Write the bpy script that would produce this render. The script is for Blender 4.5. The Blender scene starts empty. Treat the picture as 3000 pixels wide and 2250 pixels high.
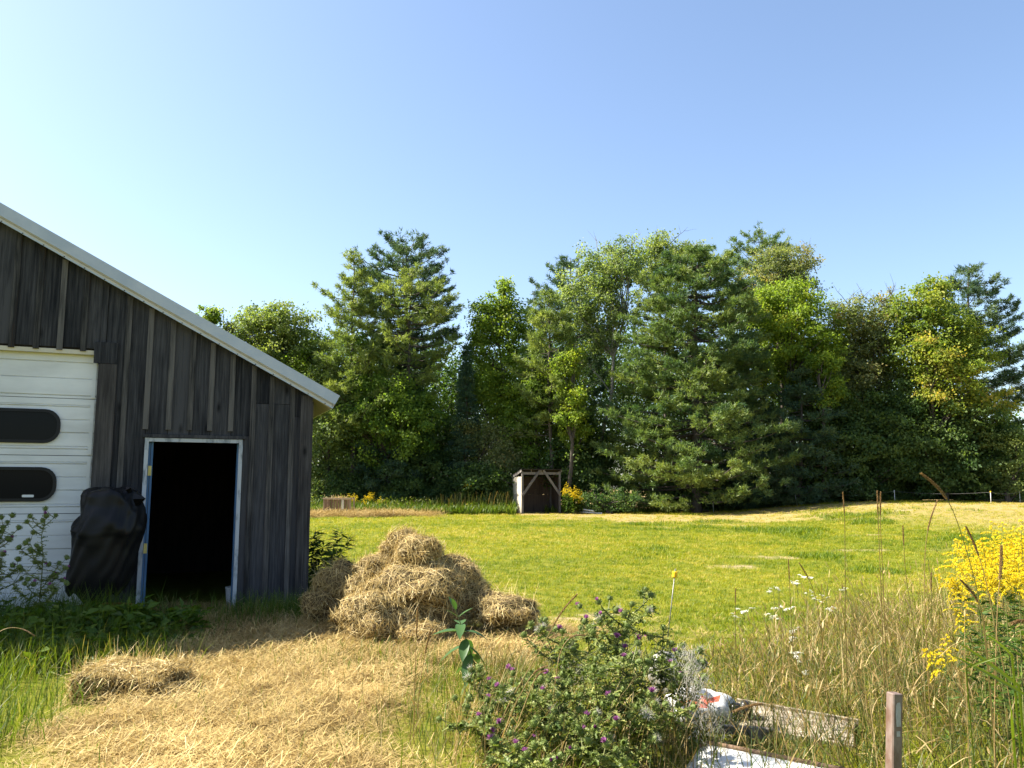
import bpy, math, random
import numpy as np
from mathutils import Vector, Matrix

SC = bpy.context.scene
COL = SC.collection
R = math.radians

# ------------------------------------------------------------------ camera, sky, sun, exposure
PITCH = math.atan(308 / 2400.0)
cam_d = bpy.data.cameras.new('camera')
cam_d.lens = 28.8
cam_d.sensor_width = 36.0
cam_d.clip_start = 0.05
cam_d.clip_end = 3000
cam = bpy.data.objects.new('camera', cam_d)
COL.objects.link(cam)
cam.location = (0, 0, 1.5)
cam.rotation_euler = (R(90) + PITCH, 0, 0)
SC.camera = cam

SUN_AZ, SUN_EL = R(84), R(46)          # azimuth to the left of the view, elevation
TO_SUN = Vector((-math.sin(SUN_AZ) * math.cos(SUN_EL), math.cos(SUN_AZ) * math.cos(SUN_EL), math.sin(SUN_EL)))
world = bpy.data.worlds.new('World')
SC.world = world
world.use_nodes = True
wn = world.node_tree
sky = wn.nodes.new('ShaderNodeTexSky')
sky.sky_type = 'NISHITA'
sky.sun_disc = False
sky.sun_elevation = SUN_EL
sky.sun_rotation = -SUN_AZ
sky.altitude = 0
sky.air_density = 1.0
sky.dust_density = 1.5
sky.ozone_density = 1.9
wn.links.new(sky.outputs[0], wn.nodes['Background'].inputs[0])
wn.nodes['Background'].inputs[1].default_value = 0.078

sun_d = bpy.data.lights.new('sun', 'SUN')
sun_d.energy = 5.0
sun_d.angle = R(0.53)
sun_d.color = (1.0, 0.93, 0.8)
sun = bpy.data.objects.new('sun', sun_d)
COL.objects.link(sun)
sun.rotation_euler = TO_SUN.to_track_quat('Z', 'Y').to_euler()

vs = SC.view_settings
vs.view_transform = 'Standard'
vs.look = 'None'
vs.exposure = 1.83
vs.gamma = 1.0
vs.use_curve_mapping = False
SC.cycles.max_bounces = 8
SC.cycles.transparent_max_bounces = 8

# ------------------------------------------------------------------ helpers
rng = np.random.default_rng(7)
F_PX = 2400.0


def atY(px, py, Y):
    """point of the place seen at photo pixel (px, py) at distance Y in front of the viewer"""
    a = (px - 1500) / F_PX
    b = (1125 - py) / F_PX
    d = np.array([a, math.cos(PITCH) - b * math.sin(PITCH), math.sin(PITCH) + b * math.cos(PITCH)])
    return np.array([0, 0, 1.5]) + d * (Y / d[1])


def sstep(a, b, x):
    t = np.clip((np.asarray(x, float) - a) / (b - a), 0, 1)
    return t * t * (3 - 2 * t)


def gz(x, y):
    """height of the ground"""
    x = np.asarray(x, float)
    y = np.asarray(y, float)
    yc = np.minimum(y, 60)
    z = 0.0068 * np.clip(yc - 11, 0, None)
    z = z + 0.62 * sstep(9, 19, x) * sstep(20, 38, y)
    z = z + 0.012 * np.sin(x * 1.9 + 0.4) * np.sin(y * 1.6) + 0.02 * np.sin(x * .5 + 1) * np.sin(y * .43)
    return z


def gnd(px, py):
    P = atY(px, py, 10)
    d = P - np.array([0, 0, 1.5])
    t = 1.5 / max(1e-4, -d[2])
    for _ in range(12):
        Q = np.array([0, 0, 1.5]) + d * t
        t = t * (1.5 - gz(Q[0], Q[1])) / max(1e-4, (1.5 - Q[2]))
    return np.array([0, 0, 1.5]) + d * t


def vnoise(x, y, s=0):
    """smooth value noise in 0..1"""
    x = np.asarray(x, float)
    y = np.asarray(y, float)
    xi = np.floor(x).astype(np.int64)
    yi = np.floor(y).astype(np.int64)
    fx = x - xi
    fy = y - yi
    fx = fx * fx * (3 - 2 * fx)
    fy = fy * fy * (3 - 2 * fy)

    def h(a, b):
        n = (a * 374761393 + b * 668265263 + s * 144269) & 0x7fffffff
        n = ((n ^ (n >> 13)) * 1274126177) & 0x7fffffff
        return ((n ^ (n >> 16)) & 0xffff) / 65535.0
    return (h(xi, yi) * (1 - fx) + h(xi + 1, yi) * fx) * (1 - fy) + (h(xi, yi + 1) * (1 - fx) + h(xi + 1, yi + 1) * fx) * fy


def unit(v):
    return v / np.maximum(np.linalg.norm(v, axis=-1, keepdims=True), 1e-9)


def tag(o, label=None, cat=None, group=None, kind=None):
    if label:
        o['label'] = label
    if cat:
        o['category'] = cat
    if group:
        o['group'] = group
    if kind:
        o['kind'] = kind
    return o


def empty(name, loc=(0, 0, 0), rz=0.0):
    o = bpy.data.objects.new(name, None)
    o.empty_display_size = 0.1
    COL.objects.link(o)
    o.location = loc
    o.rotation_euler = (0, 0, rz)
    return o


def link(name, me, parent=None, loc=None, rot=None, scale=None):
    o = bpy.data.objects.new(name, me)
    COL.objects.link(o)
    if parent:
        o.parent = parent
    if loc is not None:
        o.location = loc
    if rot is not None:
        o.rotation_euler = rot
    if scale is not None:
        o.scale = (scale,) * 3 if np.isscalar(scale) else scale
    return o


class G:
    """collects vertices and faces and makes one mesh"""

    def __init__(self):
        self.V = []
        self.T = []
        self.F = []
        self.n = 0

    def add(self, V, F, tone=0.5, mi=0):
        V = np.asarray(V, float).reshape(-1, 3)
        if not isinstance(F, list):
            F = [F]
        self.V.append(V)
        t = np.asarray(tone, float)
        self.T.append(np.full(len(V), float(t)) if t.ndim == 0 else t.ravel())
        for f in F:
            f = np.asarray(f, np.int64)
            if f.ndim == 1:
                f = f[None]
            self.F.append((f + self.n, mi))
        self.n += len(V)
        return self

    def box(self, lo, hi, tone=0.5, mi=0, M=None):
        x0, y0, z0 = lo
        x1, y1, z1 = hi
        V = np.array([[x0, y0, z0], [x1, y0, z0], [x1, y1, z0], [x0, y1, z0], [x0, y0, z1], [x1, y0, z1], [x1, y1, z1], [x0, y1, z1]], float)
        if M is not None:
            V = V @ np.asarray(M)[:3, :3].T + np.asarray(M)[:3, 3]
        return self.add(V, np.array([[0, 3, 2, 1], [4, 5, 6, 7], [0, 1, 5, 4], [1, 2, 6, 5], [2, 3, 7, 6], [3, 0, 4, 7]]), tone, mi)

    def bar(self, a, b, w, h, up=(0, 0, 1), tone=0.5, mi=0):
        """box from a to b, w wide, h along up"""
        a = np.array(a, float)
        b = np.array(b, float)
        d = unit(b - a)
        s = unit(np.cross(d, np.array(up, float)))
        u = np.cross(s, d)
        V = []
        for p in (a, b):
            for (i, j) in ((-1, -1), (1, -1), (1, 1), (-1, 1)):
                V.append(p + s * i * w / 2 + u * j * h / 2)
        return self.add(V, np.array([[0, 3, 2, 1], [4, 5, 6, 7], [0, 1, 5, 4], [1, 2, 6, 5], [2, 3, 7, 6], [3, 0, 4, 7]]), tone, mi)

    def tube(self, pts, rad, n=6, tone=0.5, mi=0, cap=True):
        P = np.asarray(pts, float)
        rad = np.broadcast_to(np.asarray(rad, float), (len(P),))
        D = unit(np.gradient(P, axis=0))
        ref = np.array([0.31, 0.17, 0.93]) if abs(D[0][2]) < 0.9 else np.array([1.0, 0.2, 0])
        S = unit(np.cross(D, ref))
        U = np.cross(S, D)
        a = np.arange(n) * 2 * math.pi / n
        V = P[:, None, :] + rad[:, None, None] * (np.cos(a)[None, :, None] * S[:, None, :] + np.sin(a)[None, :, None] * U[:, None, :])
        m = len(P)
        i = np.arange(m - 1)[:, None] * n
        j = np.arange(n)[None, :]
        k = (j + 1) % n
        Q = np.stack([i + j, i + k, i + n + k, i + n + j], -1).reshape(-1, 4)
        Fs = [Q]
        if cap:
            Fs += [np.arange(n)[::-1], np.arange(n) + (m - 1) * n]
        return self.add(V, Fs, tone, mi)

    def lathe(self, prof, n=12, M=None, tone=0.5, mi=0):
        a = np.arange(n) * 2 * math.pi / n
        prof = np.asarray(prof, float)
        V = np.stack([prof[:, 0][:, None] * np.cos(a), prof[:, 0][:, None] * np.sin(a), np.repeat(prof[:, 1][:, None], n, 1)], -1).reshape(-1, 3)
        if M is not None:
            V = V @ np.asarray(M)[:3, :3].T + np.asarray(M)[:3, 3]
        m = len(prof)
        i = np.arange(m - 1)[:, None] * n
        j = np.arange(n)[None, :]
        k = (j + 1) % n
        Q = np.stack([i + j, i + k, i + n + k, i + n + j], -1).reshape(-1, 4)
        return self.add(V, [Q], tone, mi)

    def prism(self, poly, y0, y1, tone=0.5, mi=0):
        """polygon in x,z pulled from y0 to y1"""
        n = len(poly)
        V = [(x, y0, z) for x, z in poly] + [(x, y1, z) for x, z in poly]
        Fs = [np.arange(n), np.arange(n)[::-1] + n]
        q = [[i, i + n, (i + 1) % n + n, (i + 1) % n] for i in range(n)]
        return self.add(V, Fs + [np.array(q)], tone, mi)

    def blades(self, base, az, L, W, lean, bend, S=3, tone=0.5, twist=0.6, prof=None, mi=0):
        base = np.asarray(base, float)
        N = len(base)
        if N == 0:
            return self
        bc = lambda v: np.broadcast_to(np.asarray(v, float), (N,))
        az, L, W, lean, bend = map(bc, (az, L, W, lean, bend))
        k = np.arange(S + 1) / S
        th = lean[:, None] + bend[:, None] * k[None, :-1] ** 1.3
        st = np.stack([np.sin(th) * np.cos(az)[:, None], np.sin(th) * np.sin(az)[:, None], np.cos(th)], -1) * (L / S)[:, None, None]
        P = np.concatenate([base[:, None], base[:, None] + np.cumsum(st, 1)], 1)
        a2 = az + math.pi / 2 + twist * (rng.random(N) * 2 - 1)
        side = np.stack([np.cos(a2), np.sin(a2), 0 * a2], -1)
        pr = np.array([1, 0.95, 0.7, 0.12]) if prof is None else np.array(prof)
        pr = np.interp(k, np.linspace(0, 1, len(pr)), pr)
        off = side[:, None, :] * (W[:, None] * pr[None] / 2)[..., None]
        V = np.stack([P - off, P + off], 2).reshape(N, -1, 3)
        q = np.array([[2 * i, 2 * i + 1, 2 * i + 3, 2 * i + 2] for i in range(S)])
        F = (q[None] + (np.arange(N) * 2 * (S + 1))[:, None, None]).reshape(-1, 4)
        t = np.repeat(bc(tone), 2 * (S + 1))
        self.add(V.reshape(-1, 3), F, t, mi)
        self.tips = P[:, -1]
        self.tipdir = unit(st[:, -1])
        return self

    def leaves(self, P, fwd, nrm, L, W, tone=0.5, mi=0, fold=0.12):
        P = np.asarray(P, float)
        N = len(P)
        bc = lambda v: np.broadcast_to(np.asarray(v, float), (N,))
        L, W = bc(L)[:, None], bc(W)[:, None]
        fwd = unit(fwd)
        side = unit(np.cross(nrm, fwd))
        up = np.cross(fwd, side)
        m = P + fwd * L * 0.45
        V = np.stack([P, m + side * W / 2 + up * W * fold, P + fwd * L, m - side * W / 2 + up * W * fold], 1)
        F = np.arange(4 * N).reshape(N, 4)
        self.add(V.reshape(-1, 3), F, np.repeat(bc(tone), 4), mi)
        return self

    def mesh(self, name, mats, smooth=False):
        me = bpy.data.meshes.new(name)
        V = np.concatenate(self.V)
        me.vertices.add(len(V))
        me.vertices.foreach_set('co', V.astype(np.float32).ravel())
        loops = np.concatenate([f.ravel() for f, _ in self.F])
        tot = np.concatenate([np.full(len(f), f.shape[1]) for f, _ in self.F])
        mi = np.concatenate([np.full(len(f), m) for f, m in self.F])
        me.loops.add(len(loops))
        me.loops.foreach_set('vertex_index', loops.astype(np.int32))
        me.polygons.add(len(tot))
        me.polygons.foreach_set('loop_start', (np.cumsum(tot) - tot).astype(np.int32))
        me.polygons.foreach_set('material_index', mi.astype(np.int32))
        me.polygons.foreach_set('use_smooth', np.full(len(tot), bool(smooth)))
        at = me.attributes.new('tone', 'FLOAT', 'POINT')
        at.data.foreach_set('value', np.concatenate(self.T).astype(np.float32))
        me.update(calc_edges=True)
        for m in (mats if isinstance(mats, (list, tuple)) else [mats]):
            me.materials.append(m)
        return me

    def build(self, name, mats, parent=None, loc=None, rot=None, smooth=False):
        return link(name, self.mesh(name, mats, smooth), parent, loc, rot)


# ------------------------------------------------------------------ materials
def nt_new(name):
    m = bpy.data.materials.new(name)
    m.use_nodes = True
    nt = m.node_tree
    nt.nodes.clear()
    out = nt.nodes.new('ShaderNodeOutputMaterial')
    return m, nt, out


def ramp(nt, fac, stops):
    r = nt.nodes.new('ShaderNodeValToRGB')
    e = r.color_ramp.elements
    while len(e) < len(stops):
        e.new(0.5)
    for i, (p, c) in enumerate(stops):
        e[i].position = p
        e[i].color = (c[0], c[1], c[2], 1)
    if fac is not None:
        nt.links.new(fac, r.inputs[0])
    return r.outputs[0]


def leaf_mat(name, stops, trans=0.4, rough=0.55, spec=0.25, instanced=False, tcol=(1.25, 1.3, 0.6)):
    m, nt, out = nt_new(name)
    at = nt.nodes.new('ShaderNodeAttribute')
    at.attribute_name = 'tone'
    at.attribute_type = 'INSTANCER' if instanced else 'GEOMETRY'
    fac = at.outputs['Fac']
    if instanced:
        a2 = nt.nodes.new('ShaderNodeAttribute')
        a2.attribute_name = 'tone'
        ad = nt.nodes.new('ShaderNodeMath')
        ad.operation = 'MULTIPLY_ADD'
        nt.links.new(a2.outputs['Fac'], ad.inputs[0])
        ad.inputs[1].default_value = 0.35
        nt.links.new(fac, ad.inputs[2])
        sb = nt.nodes.new('ShaderNodeMath')
        sb.operation = 'SUBTRACT'
        nt.links.new(ad.outputs[0], sb.inputs[0])
        sb.inputs[1].default_value = 0.175
        fac = sb.outputs[0]
    col = ramp(nt, fac, stops)
    b = nt.nodes.new('ShaderNodeBsdfPrincipled')
    b.inputs['Roughness'].default_value = rough
    b.inputs['Specular IOR Level'].default_value = spec
    nt.links.new(col, b.inputs['Base Color'])
    if trans > 0:
        t = nt.nodes.new('ShaderNodeBsdfTranslucent')
        mx = nt.nodes.new('ShaderNodeMix')
        mx.data_type = 'RGBA'
        mx.blend_type = 'MULTIPLY'
        mx.inputs['Factor'].default_value = 1
        nt.links.new(col, mx.inputs['A'])
        mx.inputs['B'].default_value = (*tcol, 1)
        nt.links.new(mx.outputs['Result'], t.inputs['Color'])
        ms = nt.nodes.new('ShaderNodeMixShader')
        ms.inputs[0].default_value = trans
        nt.links.new(b.outputs[0], ms.inputs[1])
        nt.links.new(t.outputs[0], ms.inputs[2])
        nt.links.new(ms.outputs[0], out.inputs[0])
    else:
        nt.links.new(b.outputs[0], out.inputs[0])
    return m


def noise_node(nt, scale, detail=4, vec=None, rough=0.55):
    n = nt.nodes.new('ShaderNodeTexNoise')
    n.inputs['Scale'].default_value = scale
    n.inputs['Detail'].default_value = detail
    n.inputs['Roughness'].default_value = rough
    if vec is not None:
        nt.links.new(vec, n.inputs['Vector'])
    return n


def plain_mat(name, c1, c2=None, scale=6, rough=0.6, spec=0.3, metal=0.0, bump=0.0, stretch=(1, 1, 1), coat=0.0, lo=0.35, hi=0.65):
    """noise-broken colour"""
    m, nt, out = nt_new(name)
    b = nt.nodes.new('ShaderNodeBsdfPrincipled')
    tc = nt.nodes.new('ShaderNodeTexCoord')
    mp = nt.nodes.new('ShaderNodeMapping')
    mp.inputs['Scale'].default_value = stretch
    nt.links.new(tc.outputs['Object'], mp.inputs['Vector'])
    n = noise_node(nt, scale, 5, mp.outputs[0], 0.6)
    col = ramp(nt, n.outputs['Fac'], [(lo, c1), (hi, c2 or c1)])
    nt.links.new(col, b.inputs['Base Color'])
    b.inputs['Roughness'].default_value = rough
    b.inputs['Specular IOR Level'].default_value = spec
    b.inputs['Metallic'].default_value = metal
    b.inputs['Coat Weight'].default_value = coat
    if bump:
        bp = nt.nodes.new('ShaderNodeBump')
        bp.inputs['Strength'].default_value = bump
        bp.inputs['Distance'].default_value = 0.01
        nt.links.new(n.outputs['Fac'], bp.inputs['Height'])
        nt.links.new(bp.outputs[0], b.inputs['Normal'])
    nt.links.new(b.outputs[0], out.inputs[0])
    return m


def wood_mat(name, dark, light, knots=True, rough=0.85, warm=None, spread=0.26):
    """weathered board: grain along z, knots, each board its own tone"""
    m, nt, out = nt_new(name)
    b = nt.nodes.new('ShaderNodeBsdfPrincipled')
    tc = nt.nodes.new('ShaderNodeTexCoord')
    oi = nt.nodes.new('ShaderNodeObjectInfo')
    cmb = nt.nodes.new('ShaderNodeCombineXYZ')
    mu = nt.nodes.new('ShaderNodeMath')
    mu.operation = 'MULTIPLY'
    mu.inputs[1].default_value = 37.0
    nt.links.new(oi.outputs['Random'], mu.inputs[0])
    for i in range(3):
        nt.links.new(mu.outputs[0], cmb.inputs[i])
    va = nt.nodes.new('ShaderNodeVectorMath')
    va.operation = 'ADD'
    nt.links.new(tc.outputs['Object'], va.inputs[0])
    nt.links.new(cmb.outputs[0], va.inputs[1])
    mp = nt.nodes.new('ShaderNodeMapping')
    mp.inputs['Scale'].default_value = (26, 26, 1.1)
    nt.links.new(va.outputs[0], mp.inputs['Vector'])
    g = noise_node(nt, 1.6, 6, mp.outputs[0], 0.65)
    mp2 = nt.nodes.new('ShaderNodeMapping')
    mp2.inputs['Scale'].default_value = (2.2, 2.2, 0.7)
    nt.links.new(va.outputs[0], mp2.inputs['Vector'])
    w = noise_node(nt, 1.3, 3, mp2.outputs[0])
    fac = nt.nodes.new('ShaderNodeMath')
    fac.operation = 'MULTIPLY_ADD'
    nt.links.new(w.outputs['Fac'], fac.inputs[0])
    fac.inputs[1].default_value = 0.6
    nt.links.new(g.outputs['Fac'], fac.inputs[2])
    f2 = nt.nodes.new('ShaderNodeMath')
    f2.operation = 'MULTIPLY_ADD'
    nt.links.new(oi.outputs['Random'], f2.inputs[0])
    f2.inputs[1].default_value = spread
    f0 = nt.nodes.new('ShaderNodeMath')
    f0.operation = 'SUBTRACT'
    nt.links.new(fac.outputs[0], f0.inputs[0])
    f0.inputs[1].default_value = spread / 2 - .02
    nt.links.new(f0.outputs[0], f2.inputs[2])
    mid = [(a + c) / 2 for a, c in zip(dark, light)]
    stops = [(0.58, dark), (0.80, mid), (0.98, light)]
    if warm:
        stops = [(0.5, warm)] + stops
    col = ramp(nt, f2.outputs[0], stops)
    last = col
    if knots:
        mp3 = nt.nodes.new('ShaderNodeMapping')
        mp3.inputs['Scale'].default_value = (4.2, 4.2, 1.7)
        nt.links.new(va.outputs[0], mp3.inputs['Vector'])
        v = nt.nodes.new('ShaderNodeTexVoronoi')
        v.inputs['Scale'].default_value = 1.0
        nt.links.new(mp3.outputs[0], v.inputs['Vector'])
        kr = ramp(nt, v.outputs['Distance'], [(0.05, (0.12, 0.12, 0.12)), (0.09, (.55, .55, .55)), (0.16, (1, 1, 1))])
        mx = nt.nodes.new('ShaderNodeMix')
        mx.data_type = 'RGBA'
        mx.blend_type = 'MULTIPLY'
        mx.inputs['Factor'].default_value = 0.95
        nt.links.new(col, mx.inputs['A'])
        nt.links.new(kr, mx.inputs['B'])
        last = mx.outputs['Result']
    nt.links.new(last, b.inputs['Base Color'])
    b.inputs['Roughness'].default_value = rough
    b.inputs['Specular IOR Level'].default_value = 0.25
    bp = nt.nodes.new('ShaderNodeBump')
    bp.inputs['Strength'].default_value = 0.5
    bp.inputs['Distance'].default_value = 0.004
    nt.links.new(g.outputs['Fac'], bp.inputs['Height'])
    nt.links.new(bp.outputs[0], b.inputs['Normal'])
    nt.links.new(b.outputs[0], out.inputs[0])
    return m


# ------------------------------------------------------------------ scattering (stuff that nobody could count)
def scatter(name, P, rot, scl, tone, pick, sources, parent=None):
    me = bpy.data.meshes.new(name)
    me.vertices.add(len(P))
    me.vertices.foreach_set('co', np.asarray(P, np.float32).ravel())
    for nm, ty, val in (('rot', 'FLOAT_VECTOR', rot), ('scl', 'FLOAT', scl), ('tone', 'FLOAT', tone), ('pick', 'INT', pick)):
        a = me.attributes.new(nm, ty, 'POINT')
        a.data.foreach_set('vector' if ty == 'FLOAT_VECTOR' else 'value', np.asarray(val, np.int32 if ty == 'INT' else np.float32).ravel())
    o = link(name, me, parent)
    c = bpy.data.collections.new(name + '_clumps')
    for i, s in enumerate(sources):
        so = bpy.data.objects.new('%s_clump.%03d' % (name, i), s)
        c.objects.link(so)
    ng = bpy.data.node_groups.new(name + '_scatter', 'GeometryNodeTree')
    ng.interface.new_socket('Geometry', in_out='INPUT', socket_type='NodeSocketGeometry')
    ng.interface.new_socket('Geometry', in_out='OUTPUT', socket_type='NodeSocketGeometry')
    gi = ng.nodes.new('NodeGroupInput')
    go = ng.nodes.new('NodeGroupOutput')
    ci = ng.nodes.new('GeometryNodeCollectionInfo')
    ci.inputs['Collection'].default_value = c
    ci.inputs['Separate Children'].default_value = True
    ci.inputs['Reset Children'].default_value = True
    ip = ng.nodes.new('GeometryNodeInstanceOnPoints')
    ip.inputs['Pick Instance'].default_value = True
    ng.links.new(gi.outputs[0], ip.inputs['Points'])
    ng.links.new(ci.outputs[0], ip.inputs['Instance'])
    for nm, ty, sock in (('pick', 'INT', 'Instance Index'), ('rot', 'FLOAT_VECTOR', 'Rotation'), ('scl', 'FLOAT', 'Scale')):
        na = ng.nodes.new('GeometryNodeInputNamedAttribute')
        na.data_type = ty
        na.inputs['Name'].default_value = nm
        ng.links.new(na.outputs['Attribute'], ip.inputs[sock])
    ng.links.new(ip.outputs[0], go.inputs[0])
    md = o.modifiers.new('scatter', 'NODES')
    md.node_group = ng
    return o
# ------------------------------------------------------------------ ground
def straw_mask(x, y):
    n = (vnoise(x * 1.7, y * 1.7, 3) - .5) * 0.8 + (vnoise(x * 5, y * 5, 4) - .5) * 0.35
    xl = np.interp(y, [3, 4.7, 6.2, 7.5, 9, 10.5], [-2.4, -2.6, -3.05, -3.25, -3.7, -4.4])
    xr = np.interp(y, [3, 4.7, 6, 7, 8, 9, 9.8], [-0.9, -0.7, -0.75, -0.55, 0.35, 0.9, -2.6])
    m = sstep(-.25, .25, x - xl + n * .6) * sstep(-.3, .3, xr - x + n * .8) * sstep(10.9, 10.2, y)
    return m


def dry_mask(x, y):
    """where the lawn is parched tan"""
    n = vnoise(x * .35, y * .5, 11)
    n2 = vnoise(x * 1.3, y * 1.6, 12)
    far = sstep(30, 37, y + 7 * (n - .5) + 3 * (n2 - .5)) * sstep(-1, 4, x)
    hill = sstep(12, 18, x) * sstep(22, 30, y)
    row = sstep(38.2, 39.2, y + 1.2 * (n2 - .5)) * sstep(44.0, 43.0, y) * sstep(-2.5, -6, x + 2 * (n - .5))
    edge = sstep(41, 42.5, y) * sstep(-1, 1, x)
    return np.clip(np.maximum.reduce([far * .9, hill * .75, row, edge]), 0, 1)


def bare_mask(x, y):
    out = np.zeros(np.shape(x))
    for px, py, rx, ry in ((2240, 1630, .8, .35), (2150, 1660, .7, .3), (2300, 1634, .5, .25), (2540, 1612, .7, .3), (2520, 1567, .7, .4), (2640, 1535, .7, .5), (2760, 1612, .6, .25), (1650, 1812, .36, .18), (1760, 1800, .28, .15)):
        c = gnd(px, py)
        d = ((x - c[0]) / rx) ** 2 + ((y - c[1]) / ry) ** 2 + (vnoise(x * 3.3, y * 3.3, 21) - .5) * 1.6 + (vnoise(x * 9, y * 9, 22) - .5) * .8
        out = np.maximum(out, .85 * sstep(1.3, .1, d))
    return out


def axis(segs):
    out = [segs[0][0]]
    for a, b, st in segs:
        n = max(1, int(round((b - a) / st)))
        out += list(a + (b - a) * (np.arange(n) + 1) / n)
    return np.array(out)


xs = axis([(-600, -120, 120), (-120, -40, 10), (-40, -8, .8), (-8, 6, .14), (6, 40, .7), (40, 120, 10), (120, 600, 120)])
ys = axis([(-60, -6, 9), (-6, 3, .8), (3, 12, .14), (12, 62, .5), (62, 150, 11), (150, 800, 130)])
X, Y = np.meshgrid(xs, ys)
Z = gz(X, Y)
sm = straw_mask(X, Y)
Z = Z + sm * 0.035 * vnoise(X * 4, Y * 4, 5) - 0.004
nx, ny = len(xs), len(ys)
idx = np.arange(nx * ny).reshape(ny, nx)
q = np.stack([idx[:-1, :-1], idx[:-1, 1:], idx[1:, 1:], idx[1:, :-1]], -1).reshape(-1, 4)
g = G().add(np.stack([X, Y, Z], -1).reshape(-1, 3), q, 0.5)

m_ground, nt, out = nt_new('ground_soil')
b = nt.nodes.new('ShaderNodeBsdfPrincipled')
b.inputs['Roughness'].default_value = 0.95
b.inputs['Specular IOR Level'].default_value = 0.1
tc = nt.nodes.new('ShaderNodeTexCoord')
n1 = noise_node(nt, 9, 6, tc.outputs['Object'], .7)
n2 = noise_node(nt, 1.1, 4, tc.outputs['Object'])
n3 = noise_node(nt, 55, 4, tc.outputs['Object'], .7)


def mixc(a, bb, fac):
    mx = nt.nodes.new('ShaderNodeMix')
    mx.data_type = 'RGBA'
    nt.links.new(fac, mx.inputs['Factor'])
    nt.links.new(a, mx.inputs['A'])
    nt.links.new(bb, mx.inputs['B'])
    return mx.outputs['Result']


def attr(n):
    a = nt.nodes.new('ShaderNodeAttribute')
    a.attribute_name = n
    return a.outputs['Fac']


lawn_c = mixc(ramp(nt, n1.outputs['Fac'], [(.3, (.065, .085, .008)), (.7, (.165, .17, .016))]), ramp(nt, n3.outputs['Fac'], [(.35, (.085, .10, .008)), (.7, (.20, .19, .02))]), n2.outputs['Fac'])
dry_c = ramp(nt, n1.outputs['Fac'], [(.3, (.20, .15, .06)), (.7, (.36, .27, .12))])
straw_c = ramp(nt, n3.outputs['Fac'], [(.3, (.17, .11, .04)), (.68, (.36, .25, .09))])
bare_c = ramp(nt, n3.outputs['Fac'], [(.3, (.26, .19, .11)), (.7, (.40, .31, .19))])
c = mixc(lawn_c, dry_c, attr('dry'))
c = mixc(c, bare_c, attr('bare'))
c = mixc(c, straw_c, attr('straw'))
nt.links.new(c, b.inputs['Base Color'])
bp = nt.nodes.new('ShaderNodeBump')
bp.inputs['Strength'].default_value = 0.7
bp.inputs['Distance'].default_value = 0.02
nt.links.new(n3.outputs['Fac'], bp.inputs['Height'])
nt.links.new(bp.outputs[0], b.inputs['Normal'])
nt.links.new(b.outputs[0], out.inputs[0])
me = g.mesh('ground', m_ground, True)
for nm, val in (('straw', sm), ('dry', dry_mask(X, Y)), ('bare', bare_mask(X, Y))):
    a = me.attributes.new(nm, 'FLOAT', 'POINT')
    a.data.foreach_set('value', val.astype(np.float32).ravel())
tag(link('ground', me), kind='structure')

# ------------------------------------------------------------------ barn
M_board = wood_mat('weathered_board', (.0075, .0082, .0102), (.062, .060, .062))
M_batten = wood_mat('weathered_batten', (.014, .014, .014), (.12, .11, .10), knots=False, warm=(.035, .024, .018), spread=.42)
M_corner = wood_mat('corner_board_wood', (.024, .021, .020), (.095, .085, .078))
M_trimmetal = plain_mat('white_trim_metal', (.36, .40, .44), (.44, .47, .50), 3, rough=.28, spec=.5)
M_cream = plain_mat('cream_soffit', (.50, .45, .33), (.58, .52, .40), 5, rough=.5)
M_white = plain_mat('white_door_paint', (.56, .56, .54), (.72, .72, .70), 1.6, rough=.38, spec=.4, stretch=(.6, 1, 2.2))
M_gap = plain_mat('dark_gap', (.012, .012, .012), (.02, .02, .02))
M_rubber = plain_mat('black_rubber', (.004, .004, .005), (.007, .007, .008), rough=.5)
M_paleblue = plain_mat('chipped_pale_paint', (.42, .44, .45), (.20, .22, .23), 14, rough=.6, stretch=(1, 1, .35), lo=.52, hi=.66)
M_blue = plain_mat('blue_jamb_paint', (.045, .12, .24), (.07, .16, .29), 7, rough=.45, stretch=(1, 1, .3))
M_brass = plain_mat('yellow_hinge_metal', (.50, .40, .09), (.60, .50, .16), 30, rough=.4, spec=.6)
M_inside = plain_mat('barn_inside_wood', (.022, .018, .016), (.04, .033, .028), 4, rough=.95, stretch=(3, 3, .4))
M_roof = plain_mat('metal_roofing', (.34, .37, .38), (.40, .43, .44), 2, rough=.35, spec=.5)
m_glass, nt, out = nt_new('dark_window_glass')
b = nt.nodes.new('ShaderNodeBsdfPrincipled')
b.inputs['Base Color'].default_value = (.005, .006, .0065, 1)
b.inputs['Roughness'].default_value = .06
b.inputs['Specular IOR Level'].default_value = .1
nt.links.new(b.outputs[0], out.inputs[0])

BARN_RZ = math.atan2(.376, .926)
CX, CY = -2.62, 10.61
barn = tag(empty('barn', (CX, CY, 0), BARN_RZ), 'dark weathered board and batten barn with white overhead garage door and open doorway', 'barn')
SL = 0.525
RIDGE, LEFT = -6.9, -13.8


def roof_z(x):
    return 2.675 + SL * (-x) if x > RIDGE else 2.675 + SL * (-RIDGE) - SL * (RIDGE - x)


gw = bpy.data.objects.new('gable_wall', None)
COL.objects.link(gw)
gw.parent = barn
DOOR = (-1.945, -0.825, 2.115)       # x0, x1, top
GAR = (-8.0, -2.50, 3.10)
PITCHW = 0.243


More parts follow.
